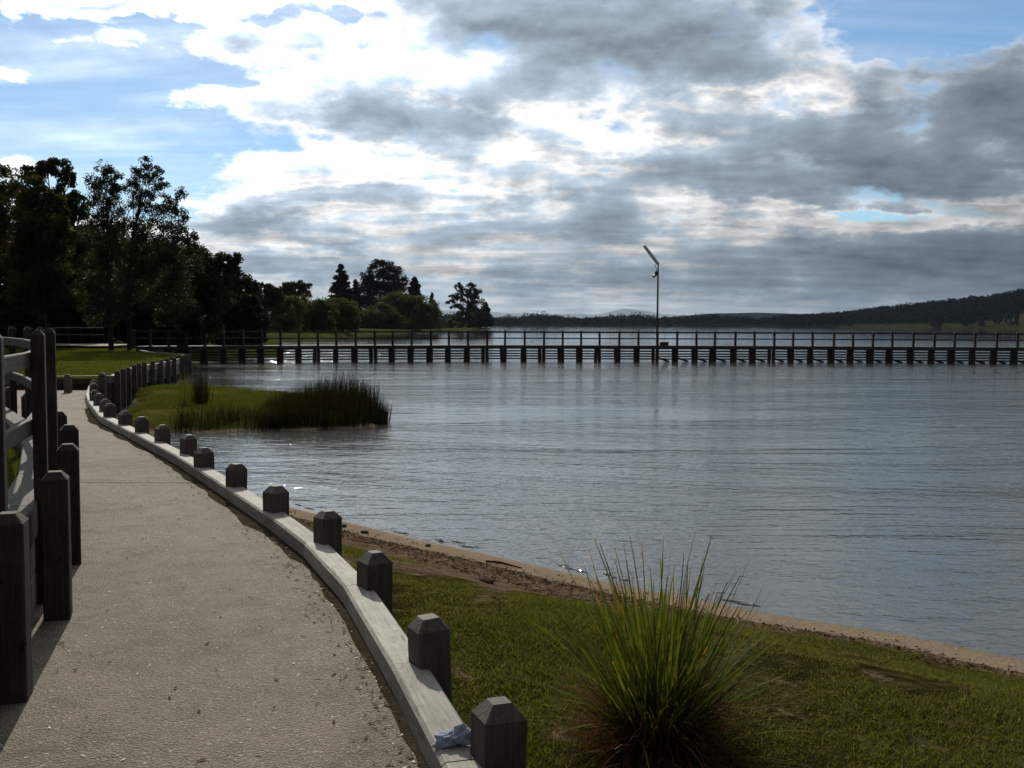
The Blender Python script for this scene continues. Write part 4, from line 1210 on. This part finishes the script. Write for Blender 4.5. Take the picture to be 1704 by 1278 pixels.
def scatter_grid(G_, n, r_, i0=0, i1=None, j0=0, j1=None):
    i1 = i1 or G_.shape[0] - 1; j1 = j1 or G_.shape[1] - 1
    A = G_[i0:i1, j0:j1]; B = G_[i0 + 1:i1 + 1, j0:j1]; C = G_[i0:i1, j0 + 1:j1 + 1]
    ar = np.linalg.norm(np.cross(B - A, C - A), axis=2)
    pr = (ar / ar.sum()).ravel(); ids = r_.choice(len(pr), n, p=pr)
    ii, jj = np.unravel_index(ids, ar.shape); ii += i0; jj += j0
    a = r_.uniform(size=n)[:, None]; b_ = r_.uniform(size=n)[:, None]
    p = G_[ii, jj] * (1 - a) * (1 - b_) + G_[ii + 1, jj] * a * (1 - b_) + G_[ii, jj + 1] * (1 - a) * b_ + G_[ii + 1, jj + 1] * a * b_
    return p, ii, jj


rg_ = np.random.default_rng(5)
P, ii, jj = scatter_grid(G, 680000, rg_, 0, None, 0, 41)
vis = (P[:, 1] > 2.4) & (P[:, 0] < 0.56 * P[:, 1] + 0.6) & (P[:, 1] < 14)
P, ii, jj = P[vis], ii[vis], jj[vis]
sh = SHA[ii, jj]
dens = fbm(P[:, 0], P[:, 1], 33, 5, 2.4) * 0.55 + fbm(P[:, 0], P[:, 1], 34, 4, 9.0) * 0.40
keep = ((dens * 1.35 + rg_.normal(size=len(P)) * 0.16 + 0.62) > np.maximum(sh * 2.0 - 0.05, 0.05)) & (SH[ii, jj] < 0.84 + rg_.normal(size=len(P)) * 0.012)
P, dens, sh = P[keep], dens[keep], sh[keep]
tall = np.clip(0.5 + dens, 0.2, 1.5)
h = rg_.uniform(0.012, 0.042, len(P)) * (0.6 + 0.7 * tall)
dry = (rg_.uniform(size=len(P)) < np.clip(0.26 - 0.5 * dens + 0.25 * sh, 0.06, 0.8))
for nm, lb, msk, mt_ in (('bank_grass', 'short green grass growing on the lake bank', ~dry, 'grass_blade'), ('dry_grass', 'dry straw-coloured grass mixed into the lake bank turf', dry, 'grass_dry')):
    V, Fc = blades(P[msk], h[msk] * (1.0 if mt_ == 'grass_blade' else 0.8), rg_.uniform(0.003, 0.0065, msk.sum()), rg_, 1.1)
    tag(obj(nm, mesh(nm, V, Fc), mt_), lb, 'grass', None, 'stuff')
# small loose bits along the strand line and in the turf
P2, ii, jj = scatter_grid(G, 40000, rg_, 0, None, 18, 41)
sh = SH[ii, jj]
kp = (rg_.uniform(size=len(P2)) < np.exp(-((sh - 0.83) / 0.04) ** 2) * 0.9 + 0.30 * ((SHA[ii, jj] > 0.5) & (sh < 0.86)) + 0.10 * (fbm(P2[:, 0], P2[:, 1], 51, 4, 3.0) > 0.15)) & (P2[:, 1] > 2.4) & (P2[:, 1] < 14)
P2 = P2[kp]; P2[:, 2] += 0.004
V, Fc = leaf_cards(P2, 0.045, 0.016, rg_, 0.0)
V = V.reshape(-1, 4, 3); V[:, :, 2] = P2[:, None, 2] + (V[:, :, 2] - P2[:, None, 2]) * 0.45 + 0.004; V = V.reshape(-1, 3)
tag(obj('strand_litter', mesh('strand_litter', V, Fc), 'litter'), 'dark weed and twig litter washed up along the strand line', 'litter', None, 'stuff')

# lawn and spit blades
P, ii, jj = scatter_grid(G3, 240000, rg_)
kp = (P[:, 0] > -30) & (P[:, 1] < 50); P = P[kp]
V, Fc = blades(P, rg_.uniform(0.02, 0.055, len(P)), rg_.uniform(0.008, 0.018, len(P)), rg_, 0.9)
tag(obj('lawn_grass', mesh('lawn_grass', V, Fc), 'grass_blade'), 'mown grass of the lawn beyond the path', 'grass', None, 'stuff')
P, ii, jj = scatter_grid(G2, 110000, rg_, 0, 44, 0, 22)
V, Fc = blades(P, rg_.uniform(0.02, 0.06, len(P)), rg_.uniform(0.004, 0.01, len(P)), rg_, 0.9)
tag(obj('raised_grass', mesh('raised_grass', V, Fc), 'grass_blade'), 'bright grass behind the sleeper wall at left', 'grass', None, 'stuff')
P, ii, jj = scatter_grid(G4, 150000, rg_)
dn = fbm(P[:, 0], P[:, 1], 61, 5, 1.2)
kp = (P[:, 2] > WATER + 0.06) & (dn + rg_.normal(size=len(P)) * 0.3 > -0.35); P, dn = P[kp], dn[kp]
V, Fc = blades(P, rg_.uniform(0.03, 0.10, len(P)) * (0.7 + 0.6 * np.clip(dn + 0.4, 0, 1.4)), rg_.uniform(0.008, 0.018, len(P)), rg_, 0.9)
tag(obj('spit_grass', mesh('spit_grass', V, Fc), 'leaf_reed_green'), 'yellow-green grass on the low spit', 'grass', None, 'stuff')


def reeds(name, label, pts_px, n, hmin, hmax, wd, m, seed, lean=0.16, kind='stuff', hfun=None, cat='reeds', jitter=0.25, zb=WATER - 0.1):
    r_ = np.random.default_rng(seed)
    poly = np.array([tuple(on(u, v, WATER).to_2d()) for u, v in pts_px])
    mn, mx = poly.min(0), poly.max(0); out = []
    while len(out) < n:
        q = r_.uniform(mn, mx, (n * 2, 2)); ins = np.zeros(len(q), dtype=bool)
        j = len(poly) - 1
        for i in range(len(poly)):
            c1 = (poly[i, 1] > q[:, 1]) != (poly[j, 1] > q[:, 1])
            xi = (poly[j, 0] - poly[i, 0]) * (q[:, 1] - poly[i, 1]) / (poly[j, 1] - poly[i, 1] + 1e-9) + poly[i, 0]
            ins ^= c1 & (q[:, 0] < xi); j = i
        dd = fbm(q[:, 0], q[:, 1], seed, 4, 2.2)
        ins &= dd + r_.normal(size=len(q)) * 0.35 > -0.55
        out += list(q[ins])
    q = np.array(out[:n]); q += r_.normal(size=q.shape) * jitter * 0.2
    P_ = np.c_[q, np.full(n, zb)]
    h_ = r_.uniform(hmin, hmax, n) * (1 + 0.16 * fbm(q[:, 0], q[:, 1], seed + 1, 3, 2.0))
    if hfun is not None: h_ *= hfun(q[:, 0], q[:, 1])
    V_, F_ = blades(P_, h_, r_.uniform(wd * .6, wd * 1.3, n), r_, lean)
    return tag(obj(name, mesh(name, V_, F_), m), label, cat, None, kind)


hf = lambda x, y: np.interp(x, [-7.0, -5.6, -4.8, -3.9, -3.2, -2.9], [0.42, 0.55, 0.85, 1.05, 0.85, 0.7])
reeds('reed_bed', 'dense dark reed bed covering the end of the spit', [(430, 715), (470, 716), (540, 714), (600, 712), (634, 708), (640, 700), (610, 690), (560, 682), (500, 680), (450, 690)], 8200, 0.40, 1.25, 0.018, 'leaf_reed', 101, 0.20, hfun=hf)
reeds('reed_fringe', 'thin low reeds along the water edge of the spit', [(290, 720), (350, 719), (440, 717), (480, 715), (470, 702), (380, 708), (300, 710)], 4200, 0.16, 0.62, 0.016, 'leaf_reed', 102, 0.25)
reeds('reed_scatter', 'sparse green reeds scattered over the middle of the spit', [(330, 700), (420, 700), (470, 690), (450, 668), (380, 664), (320, 672)], 1300, 0.15, 0.55, 0.016, 'leaf_reed_green', 103, 0.25, zb=WATER + 0.1)
reeds('reed_clump', 'small separate reed clump standing in the water right of the reed bed', [(627, 706), (640, 706), (644, 700), (632, 699)], 300, 0.35, 0.62, 0.018, 'leaf_reed', 104, 0.28, 'thing')
reeds('tall_weed', 'tall feathery weed on the spit, left one of two', [(304, 700), (312, 700), (313, 690), (305, 690)], 160, 0.5, 1.15, 0.018, 'leaf_reed_green', 105, 0.12, 'thing', cat='weed', zb=WATER + 0.12)
reeds('tall_weed', 'tall feathery weed on the spit, right and bushier of two', [(326, 698), (342, 698), (344, 688), (328, 688)], 330, 0.5, 1.2, 0.018, 'leaf_reed', 106, 0.15, 'thing', cat='weed', zb=WATER + 0.12)


# tussock: strap-leaved plant by the kerb
def ribbon(L, tilt, curve, wd, r_, seg=7):
    V, al = [], []
    p = np.zeros(3); th = tilt
    for i in range(seg + 1):
        f = i / seg
        wv_ = wd * (1 - 0.75 * max(0, f - 0.35) / 0.65) * (0.75 + 0.25 * min(1, f * 5))
        V += [p + [0, -wv_ / 2, 0], p + [0, wv_ / 2, 0]]; al += [f, f]
        p = p + np.array([math.sin(th), 0, math.cos(th)]) * L / seg
        th += curve / seg * (0.5 + f)
    Fc = [(2 * i, 2 * i + 1, 2 * i + 3, 2 * i + 2) for i in range(seg)]
    return V, Fc, al


tb = on(1092, 1274, -0.16)
tus = empty('tussock', (tb.x, tb.y, tb.z), 'large spiky green tussock with a dark reddish base beside the kerb', 'tussock')
rt = np.random.default_rng(17)
protos = []
for k in range(24):
    til = [0.05, 0.16, 0.30, 0.44, 0.58, 0.78][k % 6]
    V, Fc, al = ribbon(rt.uniform(0.62, 0.88) * (1.08 if til < 0.3 else 0.95), til, rt.uniform(0.0, 0.25) + til * 0.75, rt.uniform(0.009, 0.0155), rt)
    protos.append(mesh('leaf_blade', V, Fc, {'along': al}))
for k in range(290):
    me = protos[int(rt.integers(0, 24))]
    ph = rt.uniform(0, 6.283); rb = 0.12 * math.sqrt(rt.uniform())
    o = obj('leaf_blade', me, 'tussock_leaf', tus, (tb.x + math.cos(ph) * rb, tb.y + math.sin(ph) * rb, tb.z + rt.uniform(0.0, 0.14)), Euler((rt.normal() * 0.20, rt.normal() * 0.16, ph + rt.normal() * 0.8)))
    s_ = rt.uniform(0.7, 1.05); o.scale = (s_, 1.0, s_)


def blade_mass(name, n, Lr, tr, cr, wr, zr, m, seed, rbase=0.14):
    r2 = np.random.default_rng(seed); Va, Fa, Aa = [], [], []
    for k in range(n):
        V, Fc, al = ribbon(r2.uniform(*Lr), r2.uniform(*tr), r2.uniform(*cr), r2.uniform(*wr), r2, 6)
        ph = r2.uniform(0, 6.283); rb = rbase * math.sqrt(r2.uniform())
        c, s_ = math.cos(ph + r2.normal() * .4), math.sin(ph + r2.normal() * .4)
        V = np.array(V); V = np.stack([V[:, 0] * c - V[:, 1] * s_, V[:, 0] * s_ + V[:, 1] * c, V[:, 2]], 1) + [math.cos(ph) * rb, math.sin(ph) * rb, r2.uniform(*zr)]
        k0 = len(Va) * 14; Va.append(V); Fa += [tuple(i + k0 for i in q) for q in Fc]; Aa += al
    return tag(obj(name, mesh(name, np.concatenate(Va), Fa, {'along': Aa}), m, tus, tb), kind='stuff')


blade_mass('inner_blades', 380, (0.3, 0.66), (0.0, 0.9), (0.1, 0.9), (0.004, 0.009), (0.0, 0.15), 'tussock_leaf', 18)
blade_mass('dead_skirt', 1500, (0.14, 0.40), (0.2, 1.4), (0.5, 2.4), (0.003, 0.008), (-0.02, 0.22), 'tussock_dead', 19, 0.17)

# ------------------------------------------------------------------ small things
# crumpled cloth on the kerb
cb = on(755, 1240, KZ)
nu, nv_ = 56, 40
G6 = np.zeros((nu, nv_, 3))
rc = np.random.default_rng(3)
for i in range(nu):
    for j in range(nv_):
        th = 2 * math.pi * i / (nu - 1); ph = math.pi * j / (nv_ - 1)
        d = np.array([math.cos(th) * math.sin(ph), math.sin(th) * math.sin(ph), math.cos(ph)])
        q = d * 2.4
        rdg = 0
        for (fx, fy, fz, pp, aa) in ((2.1, 1.2, 1.9, 0.4, .22), (-1.5, 2.6, 2.2, 1.9, .20), (3.6, -2.2, 1.1, 3.1, .13), (1.2, 4.4, -3.2, .7, .10), (-5.2, 3.1, 4.0, 2.2, .06), (6.5, 5.2, -3.1, 1.1, .05)):
            rdg += aa * (1 - 2 * abs(math.sin(fx * q[0] * .5 + fy * q[1] * .5 + fz * q[2] * .5 + pp)))
        r0 = 1 + rdg * 0.5
        lob = 1 + 0.35 * math.cos(th * 2 + 0.6) * math.sin(ph)
        x, y, z_ = d * r0 * lob
        G6[i, j] = (x * 0.062, y * 0.040, max(0.001, 0.024 + z_ * 0.034 + 0.011 * math.cos(th)))
me = grid_mesh('cloth', G6)
tag(obj('crumpled_cloth', me, 'cloth', None, (cb.x, cb.y, KZ), Euler((0, 0, 0.25))), 'crumpled pale blue cloth lying on the kerb beside the nearest bollard', 'cloth')


def rock(name, label, p, sx, sy, sz, seed, m='stone', cat='stone', group=None):
    r2 = np.random.default_rng(seed); V, nS, nT = [], 12, 8
    G_ = np.zeros((nS + 1, nT, 3))
    for i in range(nS + 1):
        for j in range(nT):
            th = 2 * math.pi * (i % nS) / nS; ph = math.pi * j / (nT - 1)
            d = np.array([math.cos(th) * math.sin(ph), math.sin(th) * math.sin(ph), math.cos(ph)])
            k = 1 + 0.22 * float(fbm(np.array([d[0] * 2 + d[2]]), np.array([d[1] * 2 - d[2]]), seed, 3, 1.5)[0])
            G_[i, j] = d * k * [sx, sy, sz]
    return tag(obj(name, grid_mesh(name, G_, smooth=False), m, None, p, Euler((0, 0, r2.uniform(0, 3)))), label, cat, group)


def bankz(u, v):
    """point of the right-hand bank seen at a photograph pixel"""
    z_ = -0.4
    for _ in range(12):
        p = on(u, v, z_); d = np.linalg.norm(G[:, :46, :2] - np.array([p.x, p.y]), axis=2)
        i, j = np.unravel_index(np.argmin(d), d.shape); z_ = 0.5 * z_ + 0.5 * G[i, j, 2]
    return on(u, v, z_)


for k, (u_, v_, s_, lb) in enumerate([(573, 876, 0.028, 'leftmost dark stone on the sand strip near the fourth bollard'), (607, 887, 0.034, 'second dark stone on the sand strip, with a twig below it'), (712, 909, 0.026, 'dark stone on the sand left of the sun glints')]):
    p = bankz(u_, v_); rock('beach_stone', lb, p + Vector((0, 0, s_ * .3)), s_ * 1.3, s_, s_ * .7, 200 + k, group='stones on the sand')
p = bankz(810, 970)
rock('bark_lump', 'dark broken lump of bark lying on the bare soil', p + Vector((0, 0, 0.012)), 0.085, 0.035, 0.028, 210, 'drift_wood', 'bark')
p0, p1 = bankz(809, 936), bankz(868, 947)
V, Fc = tube([p0 + Vector((0, 0, .012)), p0.lerp(p1, .4) + Vector((0, .015, .02)), p1 + Vector((0, 0, .01))], [0.010, 0.012, 0.006], 6)
tag(obj('driftwood_stick', mesh('driftwood_stick', V, Fc), 'drift_wood'), 'thin dark driftwood stick along the strand line below the glints', 'driftwood')

# leaf litter on the path
n = 800
ys = rg_.uniform(2.8, 13, n) ** 1.0; t_ = rg_.uniform(0, 1, n)
edge_side = rg_.uniform(size=n) < 0.72
xr, xl = path_right(ys), path_left(ys)
xs_ = np.where(edge_side, xr - 0.05 - np.abs(rg_.normal(size=n)) * 0.10, xl + 0.25 + (xr - xl - 0.3) * t_)
P = np.c_[xs_, ys, np.full(n, 0.006)]
V, Fc = leaf_cards(P, 0.05, 0.013, rg_, 0.0)
V = V.reshape(-1, 4, 3); V[:, :, 2] = 0.004 + np.abs(V[:, :, 2] - 0.006) * 0.35; V = V.reshape(-1, 3)
tag(obj('leaf_litter', mesh('leaf_litter', V, Fc), 'litter'), 'brown leaves and bark bits strewn on the path', 'litter', None, 'stuff')
n = 150
ys = rg_.uniform(2.8, 9, n); xr, xl = path_right(ys), path_left(ys)
P = np.c_[np.where(rg_.uniform(size=n) < 0.5, xr - 0.04 - np.abs(rg_.normal(size=n)) * 0.05, xl + 0.25 + (xr - xl - 0.3) * rg_.uniform(size=n)), ys, np.full(n, 0.006)]
V, Fc = leaf_cards(P, 0.028, 0.010, rg_, 0.0)
V = V.reshape(-1, 4, 3); V[:, :, 2] = 0.004 + np.abs(V[:, :, 2] - 0.006) * 0.35; V = V.reshape(-1, 3)
tag(obj('bark_chips', mesh('bark_chips', V, Fc), 'chips'), 'pale bark chips on the path along the kerb', 'litter', None, 'stuff')
# dirt washed against the kerb
gd = np.zeros((120, 5, 3)); ysd = np.linspace(-1, 19, 120)
wdd = 0.14 + 0.07 * fbm(ysd, ysd * 0, 71, 4, 3.0)
for j, f in enumerate(np.linspace(0, 1, 5)):
    gd[:, j, 0] = path_right(ysd) + 0.02 - np.clip(wdd, 0.04, 0.4) * f; gd[:, j, 1] = ysd
    gd[:, j, 2] = 0.004 + 0.02 * (1 - f) ** 2 - 0.006 * (f == 1)
tag(obj('washed_dirt', grid_mesh('washed_dirt', gd), 'earth'), 'strip of dark dirt washed against the foot of the kerb', 'dirt', None, 'stuff')

# low lapping wavelets along the waterline
WV = []
rw = np.random.default_rng(8)
for (ua, va, ub, vb, n_) in ((640, 884, 690, 894, 2), (735, 899, 812, 917, 6), (705, 895, 745, 903, 2), (925, 941, 985, 955, 4), (1000, 957, 1050, 970, 3), (1190, 998, 1290, 1014, 3), (485, 840, 525, 850, 2)):
    for _ in range(n_):
        f0 = rw.uniform(0, 0.7); f1 = f0 + rw.uniform(0.2, 0.5); dv = rw.uniform(-4, 0.5)
        pth, rd_ = [], []
        for f in np.linspace(f0, f1, 34):
            p = on(ua + (ub - ua) * f, va + (vb - va) * f + dv, WATER)
            pth.append(p + Vector((0, 0, rw.normal() * 0.0015))); rd_.append(0.004 + 0.016 * math.sin(math.pi * (f - f0) / (f1 - f0)) * rw.uniform(0.75, 1.2))
        vv, ff = tube(pth, rd_, 12)
        WV.append(([Vector((q.x, q.y, WATER + (q.z - WATER) * 0.55)) for q in vv], ff))
V, Fc = join(WV)
tag(obj('shore_wavelets', mesh('shore_wavelets', V, Fc, smooth=True), 'water'), 'small glinting wavelets lapping along the waterline', 'wavelets', None, 'stuff')

# ------------------------------------------------------------------ haze over the lake
hv = bpy.data.materials.new('haze'); hv.use_nodes = True; ht = NT(hv.node_tree); ht.n.clear()
pv = ht.n.new('ShaderNodeVolumePrincipled')
pv.inputs['Color'].default_value = (0.45, 0.62, 0.85, 1); pv.inputs['Density'].default_value = 2.0e-5; pv.inputs['Anisotropy'].default_value = 0.3
ho = ht.n.new('ShaderNodeOutputMaterial'); ht.l.new(pv.outputs[0], ho.inputs['Volume'])
MAT['haze'] = hv
x0, x1, y0, y1, z0, z1 = -12000, 12000, -600, 24000, -4.0, 380.0
V = [(x, y, z) for z in (z0, z1) for x, y in ((x0, y0), (x1, y0), (x1, y1), (x0, y1))]
hz = obj('haze', mesh('haze', V, [(3, 2, 1, 0), (4, 5, 6, 7), (0, 1, 5, 4), (1, 2, 6, 5), (2, 3, 7, 6), (3, 0, 4, 7)]), 'haze')
tag(hz, 'thin blue haze lying over the whole lake', 'haze', None, 'stuff')
